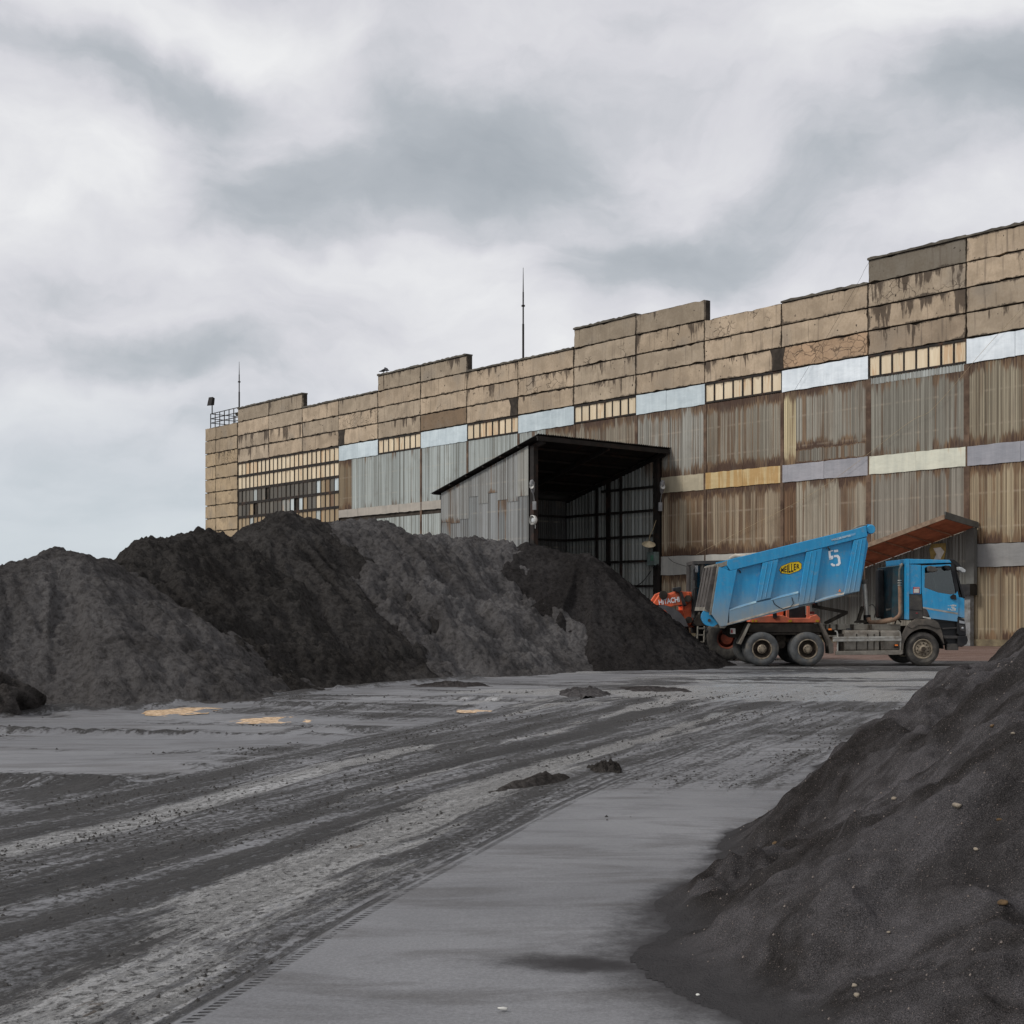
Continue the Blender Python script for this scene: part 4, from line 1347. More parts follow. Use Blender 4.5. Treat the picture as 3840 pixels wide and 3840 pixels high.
fl = empty("floodlight", wl(-78.3, 0.1, 19.75), BROT)
tag(fl, "small floodlight on the roof railing of the far factory corner", "floodlight")
MB().bar((0, 0, 0), (0, 0, 0.9), 0.08).build("bracket", M['darksteel'], fl)
MB().hull8([(-0.45, -0.3, 0.75), (0.35, -0.3, 0.7), (0.35, -0.12, 1.5), (-0.45, -0.12, 1.55)], [(-0.4, 0.05, 0.8), (0.3, 0.05, 0.75), (0.3, 0.12, 1.4), (-0.4, 0.12, 1.45)]).build("lamp_head", M['darksteel'], fl)

for px, pt, pb, lab in ((897, 1356, 1530, "lightning rod on the far factory corner beside the railing"), (1962, 1004, 1340, "taller lightning rod rising from the middle of the factory roof")):
    s = wall_s(px, 0.5); z1 = wall_z(px, pt, 0.5); z0 = wall_z(px, pb, 0.5) - 0.5
    r = empty("lightning_rod", wl(s, 0.5, z0))
    tag(r, lab, "lightning rod", "lightning rods on the factory roof")
    h = z1 - z0
    MB().tube([(0, 0, 0), (0, 0, h * 0.42)], 0.07, 8).tube([(0, 0, h * 0.42), (0, 0, h * 0.75)], 0.05, 8).build("mast", M['darksteel'], r)
    MB().tube([(0, 0, h * 0.75), (0, 0, h)], [0.04, 0.015], 6).build("spike", M['darksteel'], r)
    MB().lathe([(0.02, 0), (0.12, 0), (0.12, 0.1), (0.02, 0.1)], (0, 0, h * 0.60), 10, 'z').build("collar", M['darksteel'], r)
    MB().box(-0.3, 0.3, -0.3, 0.3, -0.15, 0.05).build("base_plate", M['coping'], r)

# two birds perched on the parapet
for q, (px, py, rz) in enumerate(((1440, 1397, 0.4), (1452, 1393, 2.2))):
    s = wall_s(px)
    p = wl(s, -0.05, 19.66)
    mb = MB()
    mb.tube([(-0.30, 0, 0.10), (-0.16, 0, 0.14), (0, 0, 0.19), (0.10, 0, 0.24), (0.15, 0, 0.30), (0.20, 0, 0.33), (0.25, 0, 0.325), (0.30, 0, 0.315)], [0.015, 0.05, 0.095, 0.085, 0.055, 0.055, 0.035, 0.006], 8)
    mb.tube([(0.0, 0.03, 0.12), (0.01, 0.03, 0.0)], 0.012, 5).tube([(0.0, -0.03, 0.12), (0.01, -0.03, 0.0)], 0.012, 5)
    b = mb.build("bird", M['bird'], None, 60)
    b.location = p
    b.rotation_euler = (0, 0, rz)
    b.scale = (1.2, 1.2, 1.2)
    tag(b, ["dark bird perched at the outer end of the raised parapet", "dark bird perched just inside the raised parapet end"][q], "bird", "birds on the parapet")

# loose wires on the facade
def cable(pts, r, mat, label, name="cable", group="wires hanging on the buildings"):
    P = [Vector(p) for p in pts]
    out = []
    for i in range(len(P) - 1):
        p0, p1, p2, p3 = P[max(i - 1, 0)], P[i], P[i + 1], P[min(i + 2, len(P) - 1)]
        for k in range(6):
            t = k / 6
            out.append(0.5 * ((2 * p1) + (p2 - p0) * t + (2 * p0 - 5 * p1 + 4 * p2 - p3) * t * t + (3 * p1 - p0 - 3 * p2 + p3) * t ** 3))
    out.append(P[-1])
    o = MB().tube(out, r, 5).build(name, mat, None, 60)
    return tag(o, label, "wire", group)
def wp(px, py, y=-0.3):
    s = wall_s(px, y)
    return wl(s, y, wall_z(px, py, y))
cable([wp(3262, 978), wp(3240, 1015), wp(3220, 1056), wp(3100, 1265), wp(2972, 1475)], 0.007, M['cable'], "thin dark wire slanting from the raised parapet step down the facade")
cable([wp(3840, 1150), wp(3700, 1300), wp(3500, 1530), wp(3400, 1590), wp(3080, 1830), wp(2760, 2000), wp(2610, 2080)], 0.008, M['cable_pale'], "long pale wire slanting across the rusty corrugated bays")
cable([wp(2505, 2090, -0.4), wp(2530, 2110, -0.4), wp(2590, 2128, -0.4)], 0.014, M['cable'], "short dark wire sagging from the switch box towards the loader cab")

# ---------------------------------------------------------------- lean-to shed
shed = empty("open_shed", (BX, BY, 0), BROT)
tag(shed, "tall open corrugated shed with black monopitch roof leaning on the factory", "shed")
SR, SLF = -20.48, -28.72      # opening line, low end
YN = -9.9                     # near side
def roof_z(s):
    return 11.22 + 0.262 * (s + 19.6)
# roof sheets
n = 10
ra, rb = SLF - 0.75, SR + 0.95
for k in range(n):
    y0 = YN - 0.55 + (9.9 + 0.5) * k / n; y1 = YN - 0.55 + (9.9 + 0.5) * (k + 1) / n + 0.03
    m_ = 24
    vs = []; fs = []
    for j in range(m_ + 1):
        yy = y0 + (y1 - y0) * j / m_
        dz = 0.035 * [-1, 0, 1, 0][j % 4] + (k % 2) * 0.008
        vs += [(ra, yy, roof_z(ra) + dz), (rb, yy, roof_z(rb) + dz)]
    for j in range(m_):
        fs.append((2 * j, 2 * j + 1, 2 * j + 3, 2 * j + 2))
    me = bpy.data.meshes.new("roof_sheet"); me.from_pydata(vs, [], fs); me.materials.append(M['darksteel'])
    link("roof_sheet", me, shed)
# rafters and purlins
for y in (YN + 0.12, YN / 2, -0.35):
    MB().hull8([(ra + 0.25, y - 0.08, roof_z(ra + .25) - 0.42), (rb - 0.2, y - 0.08, roof_z(rb - .2) - 0.42), (rb - 0.2, y + 0.08, roof_z(rb - .2) - 0.42), (ra + 0.25, y + 0.08, roof_z(ra + .25) - 0.42)],
               [(ra + 0.25, y - 0.08, roof_z(ra + .25) - 0.16), (rb - 0.2, y - 0.08, roof_z(rb - .2) - 0.16), (rb - 0.2, y + 0.08, roof_z(rb - .2) - 0.16), (ra + 0.25, y + 0.08, roof_z(ra + .25) - 0.16)]).build("rafter", M['darksteel'], shed)
for s in np.linspace(ra + 0.3, rb - 0.15, 7):
    MB().bar((s, YN - 0.5, roof_z(s) - 0.10), (s, -0.2, roof_z(s) - 0.10), 0.11).build("purlin", M['darksteel'], shed)
MB().box(rb - 0.12, rb - 0.04, YN - 0.5, -0.15, roof_z(rb) - 0.36, roof_z(rb) - 0.12).build("fascia", M['darksteel'], shed)
# posts
for s, y in ((SR, YN), (SR, -0.25), (SLF, YN), (SLF, -0.25), ((SR + SLF) / 2, -0.28), (SR, -0.05 + YN / 2 * 0)):
    MB().box(s - 0.16, s + 0.16, y - 0.16, y + 0.16, 0.0, roof_z(s) - 0.3).build("post", M['darksteel'], shed)
# near side sheets, two ragged tiers
ns = 9
for k in range(ns):
    s0 = SLF + (SR - 0.25 - SLF) * k / ns; s1 = SLF + (SR - 0.25 - SLF) * (k + 1) / ns + 0.02
    cut = [7.0, 6.9, 7.1, 8.35, 7.9, 8.45, 8.0, 7.85, 8.1][k]
    top = (roof_z(s0) - 0.2, roof_z(s1) - 0.2)
    lo_t = [(0.25, 0.265, 0.27), (0.29, 0.30, 0.305), (0.235, 0.245, 0.25)][k % 3]
    if top[0] < cut + 0.5:
        corr_sheet(s0, s1, 0.1, top, lo_t, 0.12, YN - 0.19, shed)
    else:
        corr_sheet(s0, s1, 0.1, cut, lo_t, 0.15, YN - 0.19, shed)
        corr_sheet(s0, s1, cut - 0.12, top, (0.27, 0.275, 0.27) if k < ns - 1 else (0.31, 0.31, 0.29), 0.2, YN - 0.215, shed)
# low end wall and inner lining along the factory
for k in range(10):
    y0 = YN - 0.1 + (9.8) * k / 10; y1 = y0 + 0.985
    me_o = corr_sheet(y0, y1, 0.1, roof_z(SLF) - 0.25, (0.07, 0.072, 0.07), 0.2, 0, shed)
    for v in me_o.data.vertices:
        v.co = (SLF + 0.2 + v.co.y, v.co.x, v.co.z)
for k in range(9):
    s0 = SLF + (SR - 0.2 - SLF) * k / 9; s1 = SLF + (SR - 0.2 - SLF) * (k + 1) / 9
    corr_sheet(s0, s1, 0.3, (roof_z(s0) - 0.3, roof_z(s1) - 0.3), (0.27, 0.285, 0.275), 0.1, -0.36, shed, period=0.31, amp=0.055)
for z in (2.1, 3.1, 4.6, 6.1, 7.6, 9.0):
    se = SLF + 0.2
    if z > 8.4:
        se = SLF + (z - 8.0) * 3.6
    MB().box(se, SR - 0.16, -0.52, -0.44, z - 0.07, z + 0.07).build("girt", M['darksteel'], shed)
    if z < 8.4:
        MB().box(SLF + 0.26, SLF + 0.36, YN + 0.2, -0.5, z - 0.06, z + 0.06).build("girt", M['darksteel'], shed)
for s in (SLF + 3.2, SR - 2.9):
    MB().box(s - 0.07, s + 0.07, -0.54, -0.41, 0.0, roof_z(s) - 0.4).build("stud", M['darksteel'], shed)
MB().box(SR - 2.6, SR + 0.5, -0.5, -0.35, 0.0, 0.6).build("kick_board", M['darksteel'], shed)

# covered bin inside the shed
bx = empty("storage_bin", wl(SR - 3.0, -7.2, 0), BROT)
tag(bx, "pale grey bin with a dark heaped lid inside the open shed", "bin")
MB().box(-1.3, 1.9, -1.2, 1.2, 0.0, 4.75).build("bin_wall", M['cover'], bx, None, 0.03)
MB().box(-1.35, 1.95, -1.25, 1.25, 4.75, 4.9).build("lid", M['darksteel'], bx)

# lamps round the shed mouth
def street_lamp(loc, rz, label, tilt=0.6, sc=1.0):
    r = empty("yard_lamp", loc, rz)
    r.scale = (sc,) * 3
    tag(r, label, "lamp", "lamps round the shed mouth")
    MB().tube([(0, 0, -0.1), (0.0, -0.18, 0.25), (0, -0.45, 0.62)], 0.035, 8).build("arm", M['galv'], r)
    mb = MB()
    rows = [(-0.0, 0.05, 0.06), (0.15, 0.11, 0.1), (0.45, 0.16, 0.13), (0.75, 0.17, 0.12), (0.95, 0.09, 0.06)]
    pts = [(0, -0.40 - t * 0.35, 0.55 + t * 0.85) for t, _, _ in rows]
    mb.tube(pts, [b for _, b, _ in rows], 10)
    mb.build("lamp_head", M['galv'], r, 50)
    mb = MB().lathe([(0.0, 0.05), (0.11, 0.04), (0.15, 0.0), (0.14, -0.02)], (0, -0.78, 0.95), 12, 'y')
    mb.build("lamp_glass", M['white_dirty'], r, 60)
    MB().box(-0.12, 0.12, -0.14, 0.06, -0.5, 0.05).build("ballast_box", M['galv'], r, None, 0.02)
    return r
pz = CAMH + (2276 - 1885) / F * 74.5
street_lamp(wl(SR + 0.28, YN - 0.18, pz), BROT + 0.6, "grey lamp with its box, upper one on the near shed post", sc=0.85)
street_lamp(wl(SR + 0.30, -0.35, CAMH + (2276 - 1888) / F * 80.6), BROT + 1.0, "grey lamp tilted out from the post against the factory", sc=0.95)
r = empty("bell_lamp", wl(SR + 0.25, YN - 0.2, CAMH + (2276 - 1955) / F * 74.5), BROT)
r.scale = (0.8,) * 3
tag(r, "cream round lamp under the box lamp on the near shed post", "lamp", "lamps round the shed mouth")
MB().lathe([(0.05, 0.25), (0.1, 0.2), (0.32, 0.0), (0.34, -0.18), (0.3, -0.22)], (0.12, -0.1, 0.05), 16, 'y').build("lamp_shade", M['white_dirty'], r, 50)
MB().lathe([(0.0, -0.02), (0.16, 0.0), (0.2, 0.12)], (0.12, -0.22, 0.05), 12, 'y').build("bulb", M['mirror'], r, 60)
MB().bar((0, 0.1, -0.5), (0, 0.1, 0.1), 0.05).build("bracket", M['white_dirty'], r)
r = empty("dish_lamp", wl(SR - 0.1, -0.9, CAMH + (2276 - 2040) / F * 80), BROT)
r.scale = (0.75,) * 3
tag(r, "cream dish lamp hanging from a bent cable on the inner shed post", "lamp", "lamps round the shed mouth")
mb = MB().lathe([(0.04, 0.3), (0.12, 0.25), (0.45, 0.05), (0.55, 0.0), (0.5, 0.02), (0.1, 0.2)], (0, 0, 0), 18, 'z')
o = mb.build("lamp_shade", m_plain("cream_enamel", (0.46, 0.38, 0.25), 0.5), r, 50)
o.rotation_euler = (0.3, 0.45, 0)
MB().tube([(0.0, 0, 0.25), (0.1, 0.05, 0.7), (0.3, 0.2, 1.2), (0.32, 0.5, 1.9)], 0.025, 6).build("stem", M['cable_pale'], r)
r = empty("switch_box", wl(SR - 0.02, -0.55, CAMH + (2276 - 2095) / F * 80.3), BROT)
tag(r, "green grey switch box fixed to the inner shed post above a sagging cable", "switch box")
MB().box(-0.35, 0.35, -0.25, 0.1, -0.4, 0.4).build("box_body", m_plain("green_grey_enamel", (0.12, 0.15, 0.14), 0.5), r, None, 0.03)
MB().box(-0.02, 0.22, -0.27, -0.25, -0.12, 0.2).build("cover_plate", m_plain("green_plate", (0.06, 0.15, 0.10), 0.5), r)
MB().tube([(0.2, -0.2, -0.55), (0.6, -0.25, -0.35)], 0.05, 6).build("lever", M['black'], r)
cable([wl(SR - 0.1, -0.7, 4.0), wl(SR - 1.0, -0.7, 3.25), wl(SR - 2.4, -0.7, 2.95), wl(SR - 3.6, -0.7, 3.1), wl(SR - 4.8, -0.7, 3.15)], 0.03, M['cable'], "thick dark cable sagging along the inside wall of the shed")

# ---------------------------------------------------------------- canopy beside the lorry cab
can = empty("canopy_porch", (BX, BY, 0), BROT)
tag(can, "sloping porch with rusty underside and grey sheet back wall behind the lorry cab", "porch")
def CP(px, py, y):
    return (wall_s(px, y), y, wall_z(px, py, y))
yi, yo = -0.45, -2.9
i1 = CP(3651, 1978, yi); i0s = CP(3247.5, 2126, yi)
o1 = CP(3538, 1944, yo); o0s = CP(3247, 2052, yo)
def ext(a, b, s):
    t = (s - a[0]) / (b[0] - a[0])
    return tuple(a[j] + (b[j] - a[j]) * t for j in range(3))
sL = -9.5
nb = 9
sR = i1[0]
zi = lambda s: ext(i0s, i1, s)[2]
zo = lambda s: ext(o0s, o1, s)[2]
for k in range(nb):
    s0 = sL + (sR - sL) * k / nb + (0.02 if k else 0); s1 = sL + (sR - sL) * (k + 1) / nb
    up = 0.05
    MB().hull8([(s0, yo, zo(s0)), (s1, yo, zo(s1)), (s1, yi, zi(s1)), (s0, yi, zi(s0))],
               [(s0, yo, zo(s0) + up), (s1, yo, zo(s1) + up), (s1, yi, zi(s1) + up), (s0, yi, zi(s0) + up)]).build("roof_sheet", M['rustroof'], can)
    MB().bar((s0 + 0.02, yo + 0.02, zo(s0) - 0.03), (s0 + 0.02, yi - 0.02, zi(s0) - 0.03), 0.06).build("purlin", m_plain("rusty_batten", (0.28, 0.14, 0.085), 0.85), can)
mbr = m_plain("weathered_fascia", (0.21, 0.15, 0.105), 0.85, 0, 0.3)
MB().hull8([(sL, yo - 0.06, zo(sL) - 0.05), (sR + .05, yo - 0.06, zo(sR) - 0.05), (sR + .05, yo, zo(sR) - 0.05), (sL, yo, zo(sL) - 0.05)],
           [(sL, yo - 0.06, zo(sL) + 0.17), (sR + .05, yo - 0.06, zo(sR) + 0.17), (sR + .05, yo, zo(sR) + 0.17), (sL, yo, zo(sL) + 0.17)]).build("fascia", mbr, can)
MB().hull8([(sR + .0, yo, zo(sR) - 0.02), (sR + .08, yo, zo(sR) - 0.02), (sR + .08, yi + .3, zi(sR) - 0.02), (sR, yi + .3, zi(sR) - 0.02)],
           [(sR + .0, yo, zo(sR) + 0.3), (sR + .08, yo, zo(sR) + 0.3), (sR + .08, yi + .3, zi(sR) + 0.26), (sR, yi + .3, zi(sR) + 0.26)]).build("verge_board", M['greywall'], can)
b1 = CP(3648, 2190, yi); b0 = CP(3284, 2320, yi)
zb = lambda s: max(0.3, ext(b0, b1, s)[2])
nw = 10
for k in range(nw):
    s0 = sL + (sR - 0.35 - sL) * k / nw; s1 = sL + (sR - 0.35 - sL) * (k + 1) / nw + 0.01
    lo = (zb(s0), zb(s1)) if s0 > b0[0] - 0.4 else (0.3, 0.3)
    corr_sheet(s0, s1, lo, (zi(s0) - 0.02, zi(s1) - 0.02), (0.135, 0.135, 0.123), 0.12, yi + 0.03 + 0.008 * (k % 2), can, amp=0.03, period=0.2)
MB().box(sR - 0.38, sR + 0.02, yi - 0.02, -0.18, zb(sR), zi(sR)).build("end_board", M['greywall'], can)
MB().box(sR - 0.9, sR + 0.02, yi - 0.35, -0.18, zb(sR) - 0.55, zb(sR) - 0.02).build("under_box", M['black'], can)
pp = wall_s(3633, -0.4)
MB().box(pp - 0.16, pp + 0.16, -0.55, -0.23, 0.0, zb(sR) - 0.55).build("post", M['greypost'], can)
h = MB()
def hp(px, py):
    s = wall_s(px, yi - 0.06)
    return (s, wall_z(px, py, yi - 0.06))
h.prism([hp(3484, 2060), hp(3492, 2040), hp(3545, 2036), hp(3546, 2062), hp(3538, 2100), hp(3490, 2100)], yi - 0.045, yi - 0.015)
h.build("torn_lining", m_plain("ochre_foam", (0.27, 0.20, 0.07), 0.9, 0, 0.3), can)
h = MB().prism([hp(3500, 2056), hp(3527, 2052), hp(3541, 2068), hp(3527, 2096), hp(3502, 2098), hp(3512, 2078)], yi - 0.065, yi - 0.046)
h.build("white_patch", M['white_dirty'], can)
# ---------------------------------------------------------------- tipper lorry
TD = 42.4                       # distance of its near side
TX0 = (2400 + 1000 * .74534 - 1920) / F * TD
truck = empty("tipper_lorry", (TX0, TD, 0))
tag(truck, "blue three axle tipper lorry with its dump body raised beside the black heap", "lorry")


def mapper(D, x0):
    def P(zx, zy, y=0.0):
        d = D + y
        return ((2400 + zx * .74534 - 1920) / F * d - x0, CAMH - (1900 + zy * .74534 - 2276) / F * d)
    return P


TP = mapper(TD, TX0)


def PR(P, pts, y0, y1, mb=None):
    """prism from outline points read off the side view, lying at depth y0 to y1"""
    mb = mb or MB()
    return mb.prism([P(a, b, y0) for a, b in pts], y0, y1)


def P3(P, zx, zy, y):
    x, z = P(zx, zy, y)
    return (x, y, z)


def make_wheel(parent, x, y, z, R_, rim, kind, facing=-1, width=0.31, dual=False, tmat='tyre', lugs=0, rimmat=None):
    """wheel > tyre, hub; the disc looks towards -y when facing is -1"""
    f = -facing
    rp = MB()
    if kind == 'front':
        prof = [(rim + .015, .02), (rim - .01, .005), (rim - .035, .02), (rim - .05, .07), (rim - .075, .06), (rim - .09, .03), (.13, .015), (.125, .03), (.12, -.03), (.085, -.06), (0.0, -.065)]
    elif kind == 'rear':
        prof = [(rim + .015, .03), (rim - .01, .015), (rim - .03, .03), (rim - .05, .15), (.2, .19), (.155, .18), (.15, .06), (.13, .035), (.0, .03)]
    else:
        prof = [(rim + .02, .05), (rim - .01, .03), (rim - .05, .06), (rim - .07, .25), (.3, .3), (.22, .2), (.2, .12), (0, .11)]
    rp.lathe([(a, b * f) for a, b in prof], (x, y, z), 28)
    back = [(rim + .015, .28 * width / .31), (rim - .03, .27 * width / .31), (rim - .05, .16)]
    rp.lathe([(a, b * f) for a, b in back], (x, y, z), 28)
    w = rp.build("wheel", M[rimmat] if rimmat else M['rim'] if kind == 'front' else M['rim_dark'], parent, 35)
    hb = MB()
    if kind == 'front':
        for k in range(10):
            a = 2 * math.pi * k / 10 + .2
            hb.lathe([(0.0, -.03 * f), (.016, -.03 * f), (.024, .0), (.024, .03 * f)], (x + (rim - .125) * math.cos(a), y + .012 * f, z + (rim - .125) * math.sin(a)), 8)
        hb.lathe([(0, -.075 * f), (.07, -.07 * f), (.09, -.03 * f)], (x, y, z), 16)
        hb.build("wheel_nut", M['rim_dark'], w, 40)["kind"] = "stuff"
    elif kind == 'rear':
        hb.lathe([(0, .0), (.1, .005 * f), (.135, .03 * f), (.15, .07 * f)], (x, y, z), 16)
        hb.build("hub_cap", M['rim'], w, 40)
        hb = MB()
        for k in range(10):
            a = 2 * math.pi * k / 10
            hb.lathe([(0.0, -.02 * f), (.014, -.02 * f), (.014, .02 * f)], (x + .105 * math.cos(a), y, z + .105 * math.sin(a)), 6)
        hb.build("hub_nut", M['rim_dark'], w, 40)["kind"] = "stuff"
        # pale worn lip of the rim
        MB().lathe([(rim + .016, .02 * f), (rim + .016, .008 * f), (rim - .012, .004 * f), (rim - .022, .03 * f)], (x, y, z), 28).build("rim_ring", M['rim'], w, 40)
    ty = MB()
    for dd in ((0, width + .05) if dual else (0,)):
        W = width
        prof = [(rim - .01, .05), (rim + .02, .015), (rim + .06, .0), ((rim + R_) / 2, -.012), (R_ - .075, .0), (R_ - .03, .025), (R_ - .005, .055), (R_, .075)]
        nb = 4
        for k in range(1, nb):
            yk = .075 + (W - .15) * k / nb
            prof += [(R_, yk - .012), (R_ - .015, yk - .006), (R_ - .015, yk + .006), (R_, yk + .012)]
        prof += [(R_, W - .075), (R_ - .005, W - .055), (R_ - .03, W - .025), (R_ - .075, W), ((rim + R_) / 2, W + .01), (rim + .06, W), (rim - .01, W - .05)]
        ty.lathe([(a, (b + dd) * f) for a, b in prof], (x, y, z), 44)
        if lugs:
            for k in range(lugs):
                a = 2 * math.pi * k / lugs
                for sd in (0, 1):
                    a2 = a + sd * math.pi / lugs
                    c, s_ = math.cos(a2), math.sin(a2)
                    ya, yb = (0.0, W * .55) if sd == 0 else (W * .45, W)
                    t = .045
                    pts = []
                    for rr in (R_ - .03, R_ + .035):
                        for (yy, tt) in ((ya, -t), (ya, t), (yb, t + .05), (yb, -t + .05)):
                            pts.append((x + rr * c - tt * s_, y + yy * f, z + rr * s_ + tt * c))
                    ty.hull8(pts[:4], pts[4:])
    ty.build("tyre", M[tmat], w, 30)
    return w


RW = 0.532
for zx in (615, 845):
    x, z = TP(zx, 718)
    make_wheel(truck, x, 0.0, RW, RW, .30, 'rear', dual=True)
    make_wheel(truck, x, 2.5, RW, RW, .30, 'rear', facing=1, dual=True)
x, z = TP(1427, 718)
make_wheel(truck, x, 0.06, RW, RW, .305, 'front', tmat='tyre_old')
make_wheel(truck, x, 2.44, RW, RW, .305, 'front', facing=1, tmat='tyre_old')
xr0, xr1, xf = TP(615, 0)[0], TP(845, 0)[0], x

# chassis
mb = MB()
x0, x1 = TP(470, 0)[0], TP(1500, 0)[0]
for y in (.80, 1.62):
    mb.box(x0, x1, y, y + .08, .95, 1.24)
for k in range(7):
    xx = x0 + .3 + k * .95
    mb.box(xx, xx + .1, .88, 1.62, 1.0, 1.2)
mb.build("chassis_rail", M['chassis'], truck)
mb = MB()
for xx in (xr0, xr1, xf):
    mb.tube([(xx, .25, RW), (xx, 2.25, RW)], .09, 10)
    mb.lathe([(0, -.2), (.16, -.18), (.22, 0), (.16, .18), (0, .2)], (xx, 1.25, RW), 14, 'x')
mb.build("axle", M['chassis'], truck, 40)
mb = MB()
for k in range(6):
    d = k * .028
    mb.tube([(xr0 - .05 + k * .07, .72, .62 + d), ((xr0 + xr1) / 2, .72, .80 + d), (xr1 + .05 - k * .07, .72, .62 + d)], .016, 4)
    mb.tube([(xf - .6 + k * .07, .72, .72 + d), (xf, .72, .62 + d), (xf + .6 - k * .07, .72, .72 + d)], .016, 4)
mb.build("leaf_spring", M['chassis'], truck)
xm = (xr0 + xr1) / 2
MB().prism([(xm - .2, 1.2), (xm + .2, 1.2), (xm + .1, .55), (xm - .1, .55)], .66, .82).lathe([(0, -.1), (.13, -.1), (.13, .1), (0, .1)], (xm, .68, .66), 14).build("spring_hanger", M['chassis'], truck)
# long subframe over the rear axles
MB().box(TP(548, 0)[0], TP(915, 0)[0], .30, 2.2, .98, 1.02).build("mudguard_top", M['chassis'], truck)
PR(TP, [(548, 588), (915, 588), (915, 632), (548, 632)], .28, .34).build("mudguard_skirt", M['chassis'], truck)
PR(TP, [(545, 586), (556, 590), (508, 694), (498, 690)], -.0, .62).build("mudguard_flap", M['dust_grey'], truck)
PR(TP, [(906, 590), (917, 586), (960, 672), (973, 690), (975, 738), (955, 740), (952, 690)], .0, .62).build("mudguard_flap", M['fender'], truck)
# side tank, locker, guard rails
def rounded(P, a0, b0, a1, b1, r, n=4):
    pts = []
    for cx, cy, st in ((a1 - r, b0 + r, 0), (a1 - r, b1 - r, 1), (a0 + r, b1 - r, 2), (a0 + r, b0 + r, 3)):
        for k in range(n + 1):
            a = -math.pi / 2 + st * math.pi / 2 + (math.pi / 2) * k / n
            pts.append((cx + r * math.cos(a), cy + r * math.sin(a)))
    return pts
def tank_box(a0, a1, b0, b1, y0, y1, mat, name):
    x0, zt = TP(a0, b0, y0); x1, zb_ = TP(a1, b1, y0)
    # round the long top and bottom edges
    sec = []
    r = .09
    for cy, cz, st in ((y0 + r, zt - r, 0), (y1 - r, zt - r, 1), (y1 - r, zb_ + r, 2), (y0 + r, zb_ + r, 3)):
        for k in range(5):
            a = math.pi - st * math.pi / 2 - (math.pi / 2) * k / 4
            sec.append((cy + r * math.cos(a), cz + r * math.sin(a)))
    n = len(sec)
    mb = MB()
    mb.add([(x0, p, q) for p, q in sec] + [(x1, p, q) for p, q in sec], [tuple(range(n)), tuple(range(2 * n - 1, n - 1, -1))] + [(i, i + n, (i + 1) % n + n, (i + 1) % n) for i in range(n)])
    return mb.build(name, M[mat], truck, 40)
tank = tank_box(1030, 1203, 622, 727, .10, .72, 'tank', "fuel_tank")
for zx in (1090, 1145, 1178):
    x, z = TP(zx, 660, .09)
    MB().box(x - .015, x + .015, .085, .1, TP(0, 724, .09)[1], TP(0, 640, .09)[1]).build("strap", M['chassis'], tank)
x, z = TP(1050, 624, .3)
MB().lathe([(0, .06), (.08, .06), (.09, 0)], (x, .3, TP(0, 622, .1)[1]), 12, 'z').build("filler_cap", M['black'], tank)
lk = tank_box(1212, 1308, 622, 727, .10, .72, 'tank', "battery_locker")
x, z = TP(1222, 672, .08)
MB().lathe([(0, -.015), (.02, -.01), (.02, .02)], (x, .09, z), 8).build("latch", M['black'], lk)
x, z = TP(1020, 680, .2)
MB().tube([(x, .35, TP(0, 640, .3)[1]), (x, .35, TP(0, 735, .3)[1])], .13, 12).build("air_tank", M['chassis'], truck, 40)
mb = PR(TP, [(971, 655), (1316, 652), (1316, 661), (971, 664)], -.03, .02)
PR(TP, [(971, 665), (1316, 662), (1316, 675), (971, 679)], -.025, .015, mb)
mb.build("side_guard", M['alu'], truck, None, .006)
mb = PR(TP, [(985, 727), (1322, 722), (1322, 740), (1312, 745), (985, 746)], -.01, .08)
mb.build("lower_guard_beam", M['tank'], truck, None, .008)
mb = MB()
for zx in (994, 1310):
    mb.tube([P3(TP, zx - 14, 626, .05), P3(TP, zx - 4, 628, .03), P3(TP, zx, 640, .03), P3(TP, zx, 740, .03)], .025, 8)
mb.build("guard_post", M['alu'], truck, 40)
for a, b, w_, h_ in ((957, 617, 14, 8), (1291, 697, 14, 7)):
    PR(TP, [(a - w_ / 2, b - h_ / 2), (a + w_ / 2, b - h_ / 2), (a + w_ / 2, b + h_ / 2), (a - w_ / 2, b + h_ / 2)], -.01, .05).build("marker_lamp", M['amber'], truck)
PR(TP, [(1280, 692), (1299, 692), (1299, 709), (1280, 709)], .06, .1).build("marker_bracket", M['black'], truck)
# deck clutter above the frame between hoist and tank
PR(TP, [(925, 590), (1310, 592), (1310, 620), (925, 618)], .42, .5).build("frame_skirt", M['dust_grey'], truck)
mb = MB()
for zx in (935, 955, 990, 1062, 1072, 1150, 1162):
    mb.bar(P3(TP, zx, 592, .4), P3(TP, zx, 622, .4), .04)
mb.build("frame_bracket", M['chassis'], truck)["kind"] = "stuff"

# hoist with its ram
hb = PR(TP, [(1080, 578), (1095, 570), (1118, 505), (1126, 500), (1128, 515), (1108, 570), (1150, 572), (1150, 585), (1080, 585)], .95, 1.02)
PR(TP, [(1088, 580), (1112, 500), (1119, 500), (1100, 580)], 1.45, 1.52, hb)
hb.build("ram_cradle", M['chassis'], truck)
ram = MB().tube([P3(TP, 1143, 580, 1.25), P3(TP, 1129, 383, 1.25)], .075, 14).build("hoist_ram", M['steel'], truck, 40)
MB().tube([P3(TP, 1128, 383, 1.25), P3(TP, 1126, 270, 1.25)], .035, 10).build("ram_rod", M['copper'], ram, 40)
MB().tube([P3(TP, 1130, 388, 1.25), P3(TP, 1129, 366, 1.25)], .115, 10).build("ram_collar", M['fender'], ram, 40)
MB().tube([P3(TP, 1144, 590, 1.25), P3(TP, 1142, 545, 1.25)], .12, 10).build("ram_foot", M['black'], ram, 40)
